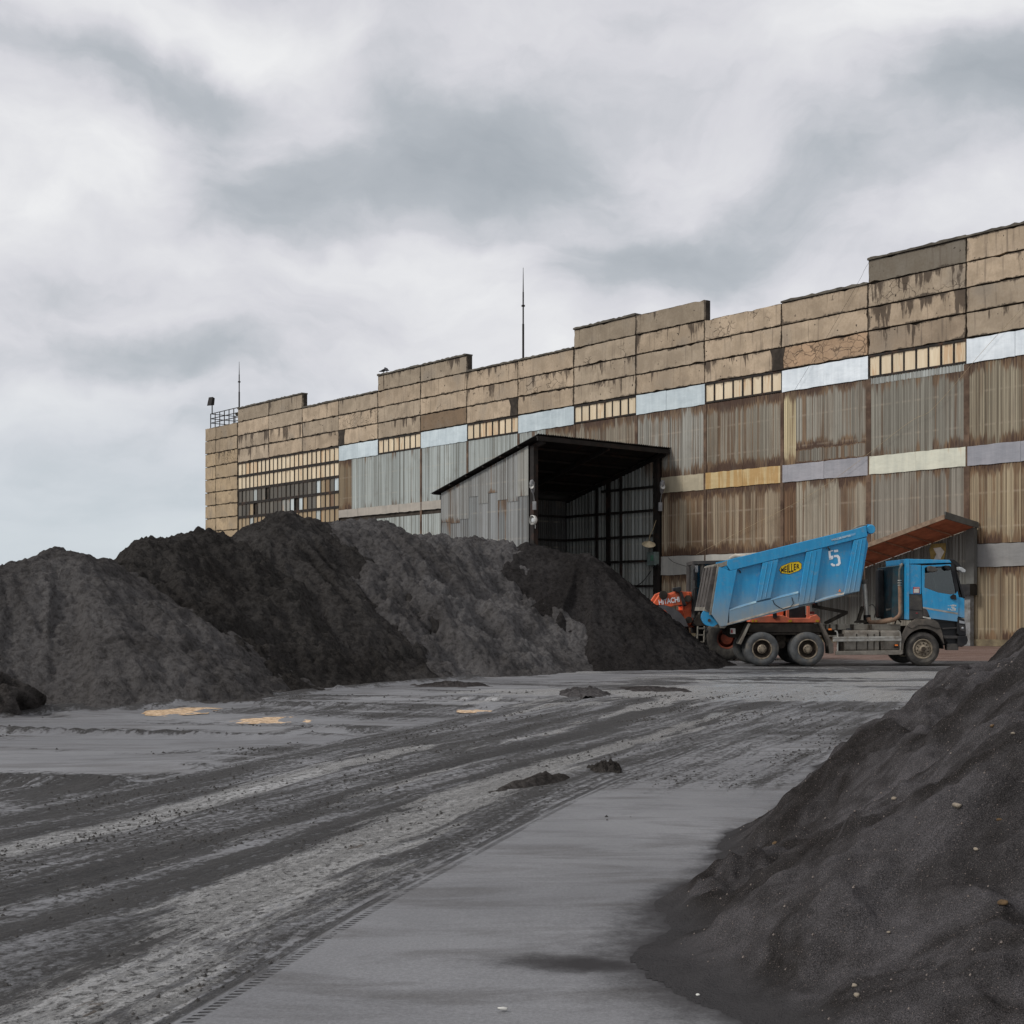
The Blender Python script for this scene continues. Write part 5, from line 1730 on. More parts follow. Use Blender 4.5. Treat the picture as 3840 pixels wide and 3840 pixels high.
# folding stabiliser under the body
mb = MB()
for y in (.85, 1.6):
    mb.bar(P3(TP, 868, 500, y), P3(TP, 1040, 532, y), .10)
    mb.bar(P3(TP, 1040, 532, y), P3(TP, 930, 588, y), .11)
mb.bar(P3(TP, 1040, 532, .85), P3(TP, 1040, 532, 1.6), .08)
mb.build("stabiliser_arm", M['chassis'], truck)
PR(TP, [(880, 485), (892, 482), (896, 505), (884, 507)], 1.0, 1.4).build("body_stop", M['black'], truck)
MB().tube([P3(TP, 1152, 500, .9), P3(TP, 1168, 490, .9), P3(TP, 1182, 505, .9), P3(TP, 1186, 530, .9), P3(TP, 1178, 560, .9)], .014, 6).build("hose", M['black'], truck, 60)

# ---- dump body
bed = PR(TP, [(400, 300), (445, 320), (1138, 150), (1148, 190), (1104, 426), (440, 598), (405, 604), (361, 542)], .09, .14)
o_bed = bed.build("dump_body", M['blue_bed'], truck)
o2 = PR(TP, [(400, 300), (445, 320), (1138, 150), (1148, 190), (1104, 426), (440, 598), (405, 604), (361, 542)], .14, .15)
fy = 2.5
bd = MB()
def same(pts, y0, y1, mb):
    """same outline as on the near side, carried across without perspective change"""
    return mb.prism([TP(a, b, 0) for a, b in pts], y0, y1)
same([(400, 300), (445, 320), (1138, 150), (1148, 190), (1104, 426), (440, 598), (405, 604), (361, 542)], 2.36, 2.41, bd)
same([(437, 297), (443, 268), (1135, 100), (1143, 150), (455, 322)], 2.36, 2.5, bd)
bd.build("far_side", M['blue_bed'], o_bed)
same([(405, 604), (440, 598), (1104, 426), (1103, 415), (440, 585), (403, 592)], .14, 2.36, MB()).build("floor_plate", M['chassis'], o_bed)
same([(1138, 130), (1148, 190), (1104, 426), (1096, 424), (1138, 192), (1128, 135)], .14, 2.36, MB()).build("head_board", M['blue_bed'], o_bed)
same([(437, 297), (440, 268), (1080, 113), (1137, 95), (1144, 150), (455, 322)], -.02, .16, MB()).build("top_rail", M['blue_bed'], o_bed, None, .012)
# posts: pressed hollow ribs with two flutes each
def rib(pts, name="side_post"):
    o = PR(TP, pts, -.015, .088).build(name, M['blue_bed'], o_bed, None, .012)
    return o
rib([(398, 302), (452, 323), (490, 313), (449, 514), (440, 598), (405, 604), (361, 542)])
for (tl, tr, br, bl) in (((617, 283), (697, 264), (657, 459), (586, 477)), ((837, 229), (918, 209), (880, 482), (806, 422)), ((1076, 170), (1141, 154), (1104, 426), (1028, 440))):
    P_ = [tl, tr, br, bl]
    if tl[0] == 837:
        P_ = [tl, tr, (878, 480), (796, 497)]
    rib(P_)
    for f in (0.3, 0.62):
        a = (tl[0] + (tr[0] - tl[0]) * f, tl[1] + (tr[1] - tl[1]) * f + 6)
        b = (P_[3][0] + (P_[2][0] - P_[3][0]) * f, P_[3][1] + (P_[2][1] - P_[3][1]) * f - 8)
        MB().tube([P3(TP, a[0], a[1], -.012), P3(TP, b[0], b[1], -.012)], .016, 6).build("post_flute", M['blue_bed'], o_bed, 60)
# sloping lower sill
def sill(a0, t0, a1, t1, name="lower_sill"):
    mb = MB()
    q = [P3(TP, a0, t0, .088), P3(TP, a1, t1, .088)]
    bt = lambda a: 598 - (a - 440) * 172 / 664
    mb.hull8([P3(TP, a0, t0 - 6, .085), P3(TP, a1, t1 - 6, .085), P3(TP, a1, t1, .085), P3(TP, a0, t0, .085)],
             [P3(TP, a0, t0, -.015), P3(TP, a1, t1, -.015), P3(TP, a1, bt(a1), -.01), P3(TP, a0, bt(a0), -.01)])
    return mb
def sill2(a0, t0, a1, t1):
    bt = lambda a: 598 - (a - 440) * 172 / 664
    ybk, yf = .088, -.012
    A = [P3(TP, a0, t0 - 9, ybk), P3(TP, a0, t0, yf), P3(TP, a0, bt(a0), yf), P3(TP, a0, bt(a0), ybk)]
    B = [P3(TP, a1, t1 - 9, ybk), P3(TP, a1, t1, yf), P3(TP, a1, bt(a1), yf), P3(TP, a1, bt(a1), ybk)]
    MB().hull8(A, B).build("lower_sill", M['blue_bed'], o_bed)
    MB().hull8([P3(TP, a0 + 2, t0 - 8.5, ybk - .004), P3(TP, a0 + 2, t0 + 1, yf - .006), P3(TP, a0 + 2, t0 + 3, yf - .006), P3(TP, a0 + 2, t0 - 5, ybk - .006)],
               [P3(TP, a1 - 2, t1 - 8.5, ybk - .004), P3(TP, a1 - 2, t1 + 1, yf - .006), P3(TP, a1 - 2, t1 + 3, yf - .006), P3(TP, a1 - 2, t1 - 5, ybk - .006)]).build("sill_ledge", M['dust_pale'] if a0 > 840 else m_plain("dusty_blue_ledge", (0.26, 0.38, 0.43), .8), o_bed)
sill2(449, 520, 586, 482)
sill2(657, 468, 798, 434)
sill2(880, 476, 1028, 438)
MB().hull8([P3(TP, 586, 482, -.012), P3(TP, 657, 468, -.012), P3(TP, 657, 542, -.012), P3(TP, 586, 560, -.012)], [P3(TP, 586, 482, .088), P3(TP, 657, 468, .088), P3(TP, 657, 542, .088), P3(TP, 586, 560, .088)]).build("lower_sill", M['blue_bed'], o_bed)
PR(TP, [(440, 586), (800, 487), (800, 494), (440, 596)], -.028, -.013).build("edge_strip", M['dust_pale'], o_bed)
for a, b in ((496, 318), (945, 205)):
    MB().tube([P3(TP, a, b, .0), P3(TP, a + 8, b + 8, .05), P3(TP, a + 10, b + 14, .08)], .022, 6).build("stake_hook", M['grey_plastic'], o_bed, 60)
MB().tube([P3(TP, 668, 470, -.02), P3(TP, 676, 490, -.03), P3(TP, 700, 506, -.03), P3(TP, 720, 516, -.03), P3(TP, 758, 505, -.03), P3(TP, 772, 486, -.03), P3(TP, 764, 456, -.02)], .011, 5).build("sensor_wire", M['black'], o_bed, 60)
PR(TP, [(1000, 428), (1006, 415), (1012, 428)], -.0, .06).build("marker_lamp", M['amber'], o_bed)
# tailgate, its frame and the hinge ears
tg = same([(372, 300), (402, 300), (364, 540), (330, 512)], .10, 2.40, MB()).build("tailgate", M['mesh_dark'], o_bed)
mb = MB()
same([(392, 286), (408, 282), (366, 545), (350, 545)], .02, .14, mb)
same([(392, 286), (408, 282), (366, 545), (350, 545)], 2.36, 2.48, mb)
same([(376, 292), (392, 286), (392, 298), (374, 304)], .14, 2.36, mb)
same([(330, 505), (352, 510), (356, 532), (326, 524)], .14, 2.36, mb)
mb.build("tailgate_frame", M['dust_grey'], tg)
mb = MB()
for y in (.55, 1.25, 1.95):
    same([(366, 300), (374, 300), (336, 512), (328, 512)], y - .03, y + .03, mb)
mb.build("tailgate_rib", M['mesh_dark'], tg)
same([(395, 288), (440, 272), (444, 294), (404, 304)], -.01, .16, MB()).build("gate_hinge", M['dust_grey'], o_bed)
same([(372, 304), (392, 296), (440, 284), (440, 296), (376, 320)], .16, .3, MB()).build("hinge_arm", M['dust_grey'], o_bed)
for y in (.16,):
    pts = [(352 + 40 * math.cos(a), 556 + 44 * math.sin(a)) for a in np.linspace(math.pi * .55, math.pi * 1.75, 12)] + [(395, 590), (372, 604)]
    o = same(pts, y, y + .12, MB()).build("hinge_ear", M['blue_cab'], o_bed)
    x, z = TP(352, 572, 0)
    MB().lathe([(0, -.03), (.05, -.03), (.05, .02)], (x, y, z), 12).build("hinge_pin", M['chassis'], o, 40)
same([(395, 588), (405, 604), (440, 598), (425, 612), (405, 610)], .02, 2.4, MB()).build("rear_edge", M['dust_grey'], o_bed)
# cover roller and stops at the top front corner
mb = MB()
same([(1140, 112), (1140, 90), (1158, 86), (1158, 100), (1152, 140), (1142, 140)], .1, .22, mb)
mb.build("roller_bracket", M['blue_cab'], o_bed)
x, z = TP(1164, 113, 0)
MB().lathe([(0, -.02), (.13, -.02), (.15, .02), (.15, .12), (0, .12)], (x, .05, z), 16).build("roller_end", M['blue_cab'], o_bed, 40)
MB().tube([(x, .17, z), (x, 2.3, z)], .05, 10).build("cover_roll", M['grey_plastic'], o_bed, 40)
MB().tube([P3(TP, 1070, 113, .08), P3(TP, 1100, 98, .08), P3(TP, 1140, 92, .08)], .02, 6).build("cover_rail", M['dust_grey'], o_bed, 60)
x, z = TP(468, 252, 1.0)
MB().tube([P3(TP, 450, 262, .1), P3(TP, 480, 248, .1), P3(TP, 520, 250, .1), P3(TP, 560, 240, .1)], [.05, .08, .06, .03], 8).build("rolled_cover", M['dust_pale'], o_bed, 60)
# lettering on the body
TH = math.atan2(182, 745)
PL = .085
def q2(zx, zy):
    return TP(zx, zy, PL)
def strip(pts, y0, mat, name, parent):
    return MB().prism([TP(a, b, y0) for a, b in pts], y0 - .004, y0).build(name, mat, parent)
hexo = [(702, 318), (712, 300), (757, 281), (797, 277), (812, 288), (811, 312), (797, 322), (752, 338), (712, 334)]
cx_, cy_ = sum(p[0] for p in hexo) / 9, sum(p[1] for p in hexo) / 9
strip([(cx_ + (a - cx_) * 1.05, cy_ + (b - cy_) * 1.07) for a, b in hexo], PL, M['ink'], "badge_border", o_bed)
strip(hexo, PL - .005, M['yellow'], "badge", o_bed)
lx = [(717, 'M', .085, .14), (732, 'E', .07, .19), (743, 'I', .028, .25), (753, 'L', .065, .27), (766, 'L', .065, .27), (779, 'E', .07, .20), (795, 'R', .085, .15)]
def badge_y(zx):
    return 309.5 - (zx - 757) * 0.235
for zx, ch, wd, ht in lx:
    o = text_mesh("badge_letter", ch, 1.0, (0, 0), 0, M['ink'], o_bed, PL - .012, .03)
    xs_ = [v.co.x for v in o.data.vertices]; zs_ = [v.co.z for v in o.data.vertices]
    mx, mz = (min(xs_) + max(xs_)) / 2, (min(zs_) + max(zs_)) / 2
    kx, kz = wd / (max(xs_) - min(xs_)), ht / (max(zs_) - min(zs_))
    X_, Z_ = TP(zx, badge_y(zx), PL - .012)
    ca_, sa_ = math.cos(.1), math.sin(.22)
    for v in o.data.vertices:
        a_, b_ = (v.co.x - mx) * kx, (v.co.z - mz) * kz
        v.co = (X_ + a_, v.co.y, Z_ + b_ + a_ * .235)
# stencilled number 5
ox, oz = TP(975, 298, PL)
def five(rects):
    mb = MB()
    c, s = math.cos(TH * .45), math.sin(TH * .45)
    for r_ in rects:
        pts = [(ox + (a * c - b * s) * 1.0, oz + a * s + b * c) for a, b in r_]
        mb.prism(pts, PL - .004, PL)
    return mb
K = .0062
five([[(-20 * K, 38 * K), (-9 * K, 38 * K), (-9 * K, 74 * K), (4 * K, 74 * K), (4 * K, 80 * K), (-20 * K, 76 * K)],
      [(9 * K, 80 * K), (9 * K, 68 * K), (30 * K, 68 * K), (30 * K, 80 * K)],
      [(-20 * K, 34 * K), (-2 * K, 34 * K), (2 * K, 42 * K), (2 * K, 52 * K), (-9 * K, 52 * K), (-9 * K, 40 * K), (-20 * K, 40 * K)],
      [(6 * K, 54 * K), (6 * K, 43 * K), (18 * K, 43 * K), (24 * K, 36 * K), (24 * K, 14 * K), (19 * K, 8 * K), (12 * K, 8 * K), (12 * K, -2 * K), (26 * K, -2 * K), (36 * K, 9 * K), (36 * K, 42 * K), (27 * K, 54 * K)],
      [(-14 * K, 14 * K), (-4 * K, 14 * K), (0, 8 * K), (7 * K, 8 * K), (7 * K, -2 * K), (-5 * K, -2 * K), (-14 * K, 6 * K)]]).build("number", M['white'], o_bed)
strip([(960, 163), (1085, 131), (1085, 142), (962, 174)], -.021, m_plain("faded_label", (0.13, 0.30, 0.46), .6), "maker_strip", o_bed)
x, z = TP(966, 172, -.03)
text_mesh("maker_lettering", "MEILLER KIPPER", .085, (x, z), TH, m_plain("faded_white", (0.42, 0.54, 0.62), .6), o_bed, -.03, .004, 1.03, .85)

# ---- cab
cab = MB()
same([(1343, 262), (1562, 268), (1572, 282), (1346, 288)], .06, 2.44, cab)                    # roof
same([(1346, 288), (1354, 288), (1354, 568), (1346, 568)], .08, 2.42, cab)                    # back
same([(1346, 288), (1418, 293), (1419, 440), (1346, 440)], .07, .11, cab)
same([(1346, 288), (1418, 293), (1419, 568), (1346, 568)], 2.39, 2.43, cab)
same([(1598, 452), (1637, 461), (1638, 562), (1600, 552)], .08, 2.42, cab)                   # nose
same([(1421, 430), (1600, 445), (1598, 578), (1462, 562), (1421, 540)], 2.39, 2.43, cab)      # far door
o_cab = cab.build("cab", M['blue_cab'], truck, None, .012)
PR(TP, [(1343, 262), (1354, 262), (1354, 568), (1343, 568)], .045, .068).build("cab_edge", M['blue_cab'], o_cab)
door = MB()
PR(TP, [(1418, 296), (1562, 289), (1565, 300), (1445, 301), (1433, 308)], .055, .10, door)
PR(TP, [(1418, 296), (1433, 308), (1431, 407), (1418, 404)], .055, .10, door)
PR(TP, [(1418, 404), (1431, 407), (1500, 432), (1560, 442), (1590, 437), (1597, 425), (1603, 450), (1598, 578), (1462, 562), (1446, 522), (1424, 504)], .055, .10, door)
o_door = door.build("door", M['blue_cab'], o_cab)
PR(TP, [(1565, 284), (1577, 282), (1605, 420), (1606, 452), (1600, 452), (1590, 437), (1583, 400), (1563, 300)], .06, .12).build("window_pillar", M['black'], o_cab)
same([(1565, 284), (1577, 282), (1605, 420), (1606, 452), (1600, 452), (1590, 437), (1583, 400), (1563, 300)], 2.36, 2.42, MB()).build("window_pillar", M['black'], o_cab)
PR(TP, [(1433, 308), (1445, 301), (1565, 300), (1583, 400), (1590, 437), (1560, 442), (1500, 432), (1431, 407)], .088, .094).build("side_window", M['glass'], o_door)
same([(1421, 300), (1565, 290), (1600, 445), (1421, 430)], 2.40, 2.405, MB()).build("side_window", M['glass'], o_cab)
same([(1574, 284), (1580, 284), (1634, 457), (1628, 457)], .12, 2.36, MB()).build("windscreen", M['glass'], o_cab)
same([(1577, 282), (1584, 282), (1640, 460), (1630, 462)], .08, .16, MB()).build("windscreen_post", M['black'], o_cab)
# door furniture
PR(TP, [(1563, 452), (1578, 440), (1590, 446), (1593, 468), (1566, 464)], .0, .056).build("door_handle", M['black'], o_door)
PR(TP, [(1422, 506), (1445, 507), (1453, 518), (1462, 550), (1424, 549)], .06, .075).build("step_recess", M['grey_plastic'], o_cab)
PR(TP, [(1424, 551), (1463, 558), (1463, 567), (1424, 559)], .03, .085).build("entry_step", M['steel'], o_cab)
strip([(1422, 504), (1448, 508), (1600, 534), (1600, 543), (1450, 517), (1424, 511)], .054, M['alu'], "door_stripe", o_door)
mb = MB()
for k, (a, b, w_, h_) in enumerate(((1548, 497, 10, 2), (1562, 494, 7, 5), (1571, 492, 12, 8), (1585, 494, 6, 7), (1566, 503, 16, 5), (1548, 512, 8, 6), (1560, 514, 7, 4), (1571, 511, 18, 6), (1564, 520, 14, 3), (1580, 519, 8, 4))):
    mb.prism([TP(a, b, .054), TP(a + w_, b + 1, .054), TP(a + w_, b + h_ + 1, .054), TP(a, b + h_, .054)], .05, .054)
mb.build("door_print", M['white_dirty'], o_door)
strip([(1374, 404), (1407, 404), (1407, 436), (1374, 436)], .069, M['red'], "sticker", o_cab)
strip([(1377, 414), (1404, 414), (1404, 433), (1377, 433)], .062, M['white_dirty'], "sticker_panel", o_cab)
x, z = TP(1381, 411, .06)
text_mesh("sticker_lettering", "DANGER", .042, (x, z), 0, M['white'], o_cab, .062)
PR(TP, [(1352, 442), (1419, 442), (1421, 520), (1424, 560), (1352, 568)], .05, .1).build("air_panel", M['grey_plastic'], o_cab, None, .008)
PR(TP, [(1354, 516), (1422, 522), (1422, 526), (1354, 520)], .044, .052).build("panel_seam", M['black'], o_cab)
strip([(1388, 533), (1398, 534), (1398, 538), (1388, 537)], .047, M['red'], "red_tag", o_cab)
# inside
same([(1600, 410), (1622, 440), (1632, 458), (1560, 458), (1560, 425), (1580, 410)], .14, 2.36, MB()).build("dashboard", M['black'], o_cab)
same([(1352, 565), (1600, 575), (1600, 582), (1352, 572)], .1, 2.4, MB()).build("cab_floor", M['black'], o_cab)
for y in (.35, 1.6):
    st = MB()
    same([(1440, 330), (1462, 330), (1480, 445), (1452, 450)], y, y + .5, st)
    same([(1452, 450), (1545, 445), (1545, 470), (1455, 475)], y, y + .5, st)
    same([(1446, 312), (1460, 312), (1462, 328), (1446, 328)], y + .12, y + .38, st)
    st.build("seat", M['grey_plastic'], o_cab, None, .02)
x, z = TP(1556, 418, 0)
mb = MB()
ring = [(x + .08 * math.sin(a) , 1.85 + .22 * math.cos(a), z + .2 * math.sin(a)) for a in np.linspace(0, 2 * math.pi, 20)]
mb.tube(ring, .016, 6, False)
mb.tube([(x, 1.85, z), (x + .25, 1.85, z - .25)], .03, 6)
mb.build("steering_wheel", M['black'], o_cab, 60)
same([(1355, 300), (1362, 300), (1362, 560), (1355, 560)], .14, 2.36, MB()).build("rear_lining", m_plain("grey_lining", (0.22, 0.23, 0.22), .9), o_cab)
# sun visor, mirrors
same([(1560, 262), (1585, 266), (1605, 282), (1622, 303), (1636, 318), (1630, 326), (1612, 312), (1596, 300), (1578, 284), (1562, 270)], .06, 2.44, MB()).build("sun_visor", M['black'], o_cab, None, .01)
m1 = PR(TP, [(1606, 302), (1622, 306), (1640, 318), (1638, 331), (1622, 330), (1608, 318)], -.22, .06).build("front_mirror", M['mirror'], o_cab, None, .02)
m2 = MB()
PR(TP, [(1449, 301), (1463, 297), (1485, 303), (1499, 312), (1497, 326), (1470, 331), (1452, 326)], -.22, -.04, m2)
m2.build("kerb_mirror", M['grey_plastic'], o_cab, None, .03)
m3 = same([(1545, 326), (1562, 321), (1578, 328), (1582, 352), (1566, 362), (1548, 352)], 2.47, 2.66, MB()).build("far_mirror", M['black'], o_cab, None, .03)
MB().tube([P3(TP, 1540, 298, .05), P3(TP, 1500, 306, -.1)], .02, 6).build("mirror_arm", M['black'], o_cab)
PR(TP, [(1537, 296), (1560, 296), (1566, 318), (1550, 322), (1538, 310)], -.14, .02).build("mirror_mount", M['black'], o_cab, None, .02)
# nose, bumper, steps, lamps
bp = MB()
same([(1462, 566), (1598, 582), (1600, 640), (1600, 700), (1560, 690), (1525, 640), (1512, 606)], .16, 2.34, bp)
o_bp = bp.build("engine_shroud", M['black'], truck)
b2 = MB()
same([(1598, 556), (1636, 566), (1642, 600), (1645, 650), (1610, 650), (1598, 640)], .05, 2.45, b2)
same([(1600, 650), (1648, 650), (1652, 672), (1645, 692), (1622, 706), (1600, 704)], .02, 2.48, b2)
b2.build("bumper", M['black'], truck, None, .02)
s_ = MB()
PR(TP, [(1518, 610), (1598, 606), (1598, 614), (1522, 618)], .08, .3, s_)
PR(TP, [(1524, 648), (1600, 650), (1600, 664), (1528, 664)], .05, .3, s_)
PR(TP, [(1545, 690), (1604, 690), (1602, 722), (1548, 722)], .06, .35, s_)
s_.build("cab_step", M['grey_plastic'], truck, None, .01)
hl = PR(TP, [(1606, 594), (1632, 600), (1636, 628), (1612, 622)], .03, .07).build("headlight", M['grey_plastic'], truck)
x, z = TP(1624, 611, .02)
MB().lathe([(0, -.02), (.035, -.01), (.045, .02)], (x, .03, z), 12).build("lamp_glass", M['lamp'], hl, 60)
PR(TP, [(1606, 572), (1634, 578), (1634, 590), (1608, 586)], .03, .07).build("indicator", M['lamp'], truck)
# front mudguard
fm = MB()
wx_, wz_ = 1427, 716
arc = [(wx_ + 103 * math.cos(a), wz_ - 103 * math.sin(a)) for a in np.linspace(math.radians(2), math.radians(192), 18)]
outer = [(1514, 612), (1500, 582), (1478, 568), (1392, 562), (1372, 572), (1340, 602), (1318, 650), (1312, 722), (1320, 744)]
PR(TP, arc[:: 1] [2:] [::-1] + [(1524, 660)] [:0] + outer[:0] + [(1530, 690), (1524, 650)] + outer, .02, .10, fm)
fm.build("mudguard", M['fender'], truck)
fi = MB()
xw, zw = TP(1427, 716, 0)
fi.lathe([(.645, 0), (.645, .6), (.66, .6), (.66, 0)], (xw, .1, zw), 18, 'y', math.radians(0), math.radians(190))
fi.build("wheel_arch", M['black'], truck)
PR(TP, [(1345, 602), (1365, 582), (1386, 564), (1470, 566), (1500, 592), (1514, 612), (1486, 610), (1450, 596), (1402, 596), (1368, 614)], -.012, .018).build("mudguard_lip", M['fender'], truck, None, .01)
# exhaust and intake behind the cab
ex = MB().tube([P3(TP, 1150, 560, .95), P3(TP, 1152, 574, .92), P3(TP, 1165, 583, .85), P3(TP, 1200, 581, .6), P3(TP, 1245, 573, .42), P3(TP, 1280, 566, .40), P3(TP, 1302, 550, .40), P3(TP, 1309, 530, .40), P3(TP, 1306, 400, .40)], [.07, .072, .075, .075, .08, .08, .083, .085, .085], 14)
o_ex = ex.build("exhaust_pipe", M['copper'], truck, 50)
MB().tube([P3(TP, 1304, 400, .40), P3(TP, 1302, 340, .40), P3(TP, 1304, 315, .40), P3(TP, 1312, 298, .40), P3(TP, 1322, 292, .40)], [.06, .06, .062, .064, .066], 12).build("tail_pipe", M['dust_grey'], o_ex, 50)
mb = MB()
for b in (398, 386, 374):
    mb.tube([P3(TP, 1304, b, .40), P3(TP, 1304, b - 5, .40)], .082, 12)
mb.build("pipe_clamp", M['steel'], o_ex, 40)
MB().tube([P3(TP, 1320, 292, .36), P3(TP, 1324, 292, .36)], [.05, .05], 10).build("pipe_mouth", M['black'], o_ex, 40)
mb = MB()
same([(1258, 310), (1285, 310), (1290, 560), (1256, 560)], 1.3, 1.7, mb)
mb.build("air_intake", M['black'], truck, None, .03)
MB().tube([P3(TP, 1262, 560, 1.0), P3(TP, 1262, 345, 1.0), P3(TP, 1256, 325, 1.1), P3(TP, 1250, 318, 1.3)], .10, 12).build("intake_snorkel", M['grey_plastic'], truck, 50)
mb = MB()
same([(1290, 300), (1342, 290), (1342, 565), (1285, 565)], .35, 2.2, mb)
o = mb.build("engine_cover", m_plain("dull_teal", (0.018, 0.06, 0.075), .7, 0, .4, (0.06, .06, .055), .4), truck)
MB().tube([P3(TP, 1278, 500, .55), P3(TP, 1262, 515, .6), P3(TP, 1240, 520, .7)], .035, 8).build("coolant_hose", M['dust_grey'], truck, 50)
MB().tube([P3(TP, 1312, 580, .4), P3(TP, 1290, 560, .6), P3(TP, 1280, 600, .5)], .03, 6).build("fuel_line", M['chassis'], truck, 50)
PR(TP, [(1255, 604), (1285, 598), (1300, 612), (1300, 620), (1252, 620)], .4, .8).build("sand_spill", M['dust_grey'], truck)
# rear clutter under the body
mb = MB()
PR(TP, [(455, 612), (480, 612), (480, 640), (455, 640)], .3, .4, mb)
mb.build("rear_lamp", M['white_dirty'], truck)
PR(TP, [(459, 618), (466, 618), (466, 636), (459, 636)], .28, .3).build("lamp_lens", M['red'], truck)
PR(TP, [(430, 600), (560, 580), (560, 610), (520, 660), (470, 660), (440, 640)], .7, 1.7).build("rear_crossmember", M['chassis'], truck)
# ---------------------------------------------------------------- wheel loader behind the lorry
LD = 46.6
LX0 = (2400 + 440 * .74534 - 1920) / F * LD
loader = empty("wheel_loader", (LX0, LD, 0))
tag(loader, "orange wheel loader standing behind the lorry, its front wheels at the black heap", "loader")
LP = mapper(LD, LX0)
LR = .76
xr_, _ = LP(440, 670); xfr, _ = LP(100, 650)
for xx in (xr_, xfr):
    make_wheel(loader, xx, 0.0, LR, LR, .36, 'loader', lugs=18, width=.52, tmat='tyre_old', rimmat='orange_rim')
    make_wheel(loader, xx, 2.5, LR, LR, .36, 'loader', facing=1, lugs=18, width=.52, tmat='tyre_old', rimmat='orange_rim')


def LPR(pts, y0, y1, mb=None):
    return (mb or MB()).prism([LP(a, b, y0) for a, b in pts], y0, y1)


def Lsame(pts, y0, y1, mb=None):
    return (mb or MB()).prism([LP(a, b, 0) for a, b in pts], y0, y1)


# front frame and lift arms
for y in (.35, 1.85):
    arm = Lsame([(40, 560), (62, 515), (78, 478), (105, 438), (130, 428), (158, 440), (205, 424), (255, 430), (262, 470), (232, 492), (180, 500), (130, 512), (90, 528), (60, 570)], y, y + .22)
    arm.build("lift_arm", M['orange'], loader, None, .02)
fr = MB()
Lsame([(222, 426), (268, 428), (290, 440), (296, 500), (282, 560), (262, 602), (243, 602), (232, 560), (226, 500)], .55, .75, fr)
Lsame([(222, 426), (268, 428), (290, 440), (296, 500), (282, 560), (262, 602), (243, 602), (232, 560), (226, 500)], 1.7, 1.9, fr)
Lsame([(120, 520), (290, 520), (290, 610), (110, 610)], .75, 1.7, fr)
o_fr = fr.build("front_frame", M['orange'], loader, None, .015)
for a, b, r_ in ((242, 462, .12), (118, 445, .15), (246, 570, .12)):
    x, z = LP(a, b, .3)
    MB().lathe([(0, -.05), (r_, -.05), (r_, .08), (r_ * .5, .1)], (x, .34, z), 14).build("pivot_pin", M['chassis'], o_fr, 40)
for y in (.62, 1.75):
    MB().tube([LP(205, 430, .3)[0:1] + (y, LP(205, 430, .3)[1]), LP(232, 500, .3)[0:1] + (y, LP(232, 500, .3)[1])], .09, 10).build("lift_cylinder", M['black'], loader, 40)
PRb = MB(); LPR([(197, 430), (212, 428), (233, 494), (216, 497)], .24, .34, PRb); PRb.build("ram_guard", M['black'], loader)
wk = MB(); LPR([(166, 408), (206, 402), (208, 424), (195, 434), (182, 428), (168, 426)], .25, .6, wk); o = wk.build("work_lamp", M['black'], loader, None, .02)
MB().tube([LP(150, 455, .5)[0:1] + (.6, LP(150, 455, .5)[1]), LP(170, 445, .5)[0:1] + (.6, LP(170, 445, .5)[1]), LP(195, 436, .5)[0:1] + (.6, LP(195, 436, .5)[1])], .05, 8).build("tilt_cylinder", M['dust_grey'], loader, 40)
x, z = LP(95, 494, .34)
text_mesh("maker_lettering", "HITACHI", .235, (x, z), math.radians(9), M['white'], loader, .335, .006, .80, 1.05)
# front mudguards
for y in (-.05, 1.95):
    mb = MB()
    xw, zw = LP(100, 640, 0)
    mb.lathe([(.97, 0), (.97, .62), (1.0, .62), (1.0, 0)], (xw, y, zw), 16, 'y', math.radians(2), math.radians(100))
    ob = mb.build("mudguard", M['grey_plastic'], loader, 40)
mb = MB()
LPR([(92, 500), (110, 494), (140, 499), (172, 512), (203, 535), (228, 566), (243, 603), (172, 603), (166, 582), (150, 548), (128, 522)], -.09, -.055, mb)
mb.build("mudguard_skirt", M['mudguard'], loader)
# bucket, dug into the heap
bk = MB()
Lsame([(-60, 640), (-140, 700), (-150, 770), (-10, 776), (10, 700), (0, 640), (-20, 600)], -.15, 2.95, bk)
bk.build("bucket", M['chassis'], loader, None, .02)
# articulation and rear body
rb = MB()
Lsame([(290, 560), (620, 545), (900, 545), (900, 640), (640, 690), (520, 640), (360, 620), (300, 640)], .7, 2.3, rb)
rb.build("rear_frame", M['chassis'], loader)
PRc = MB(); LPR([(300, 520), (400, 520), (400, 600), (285, 600), (270, 585)], .3, .6, PRc); PRc.build("battery_step", M['chassis'], loader)
for zx in (284, 322):
    pass
ld = MB()
for a in (292, 326):
    ld.bar(LP(a, 602, .0)[0:1] + (0.05, LP(a, 602)[1]), LP(a - 4, 682, .0)[0:1] + (0.0, LP(a - 4, 682)[1]), .045)
for b in (612, 645, 680):
    ld.bar(LP(290, b)[0:1] + (0.03, LP(0, b)[1]), LP(326, b)[0:1] + (.03, LP(0, b)[1]), .05)
ld.build("ladder", M['dust_grey'], loader)
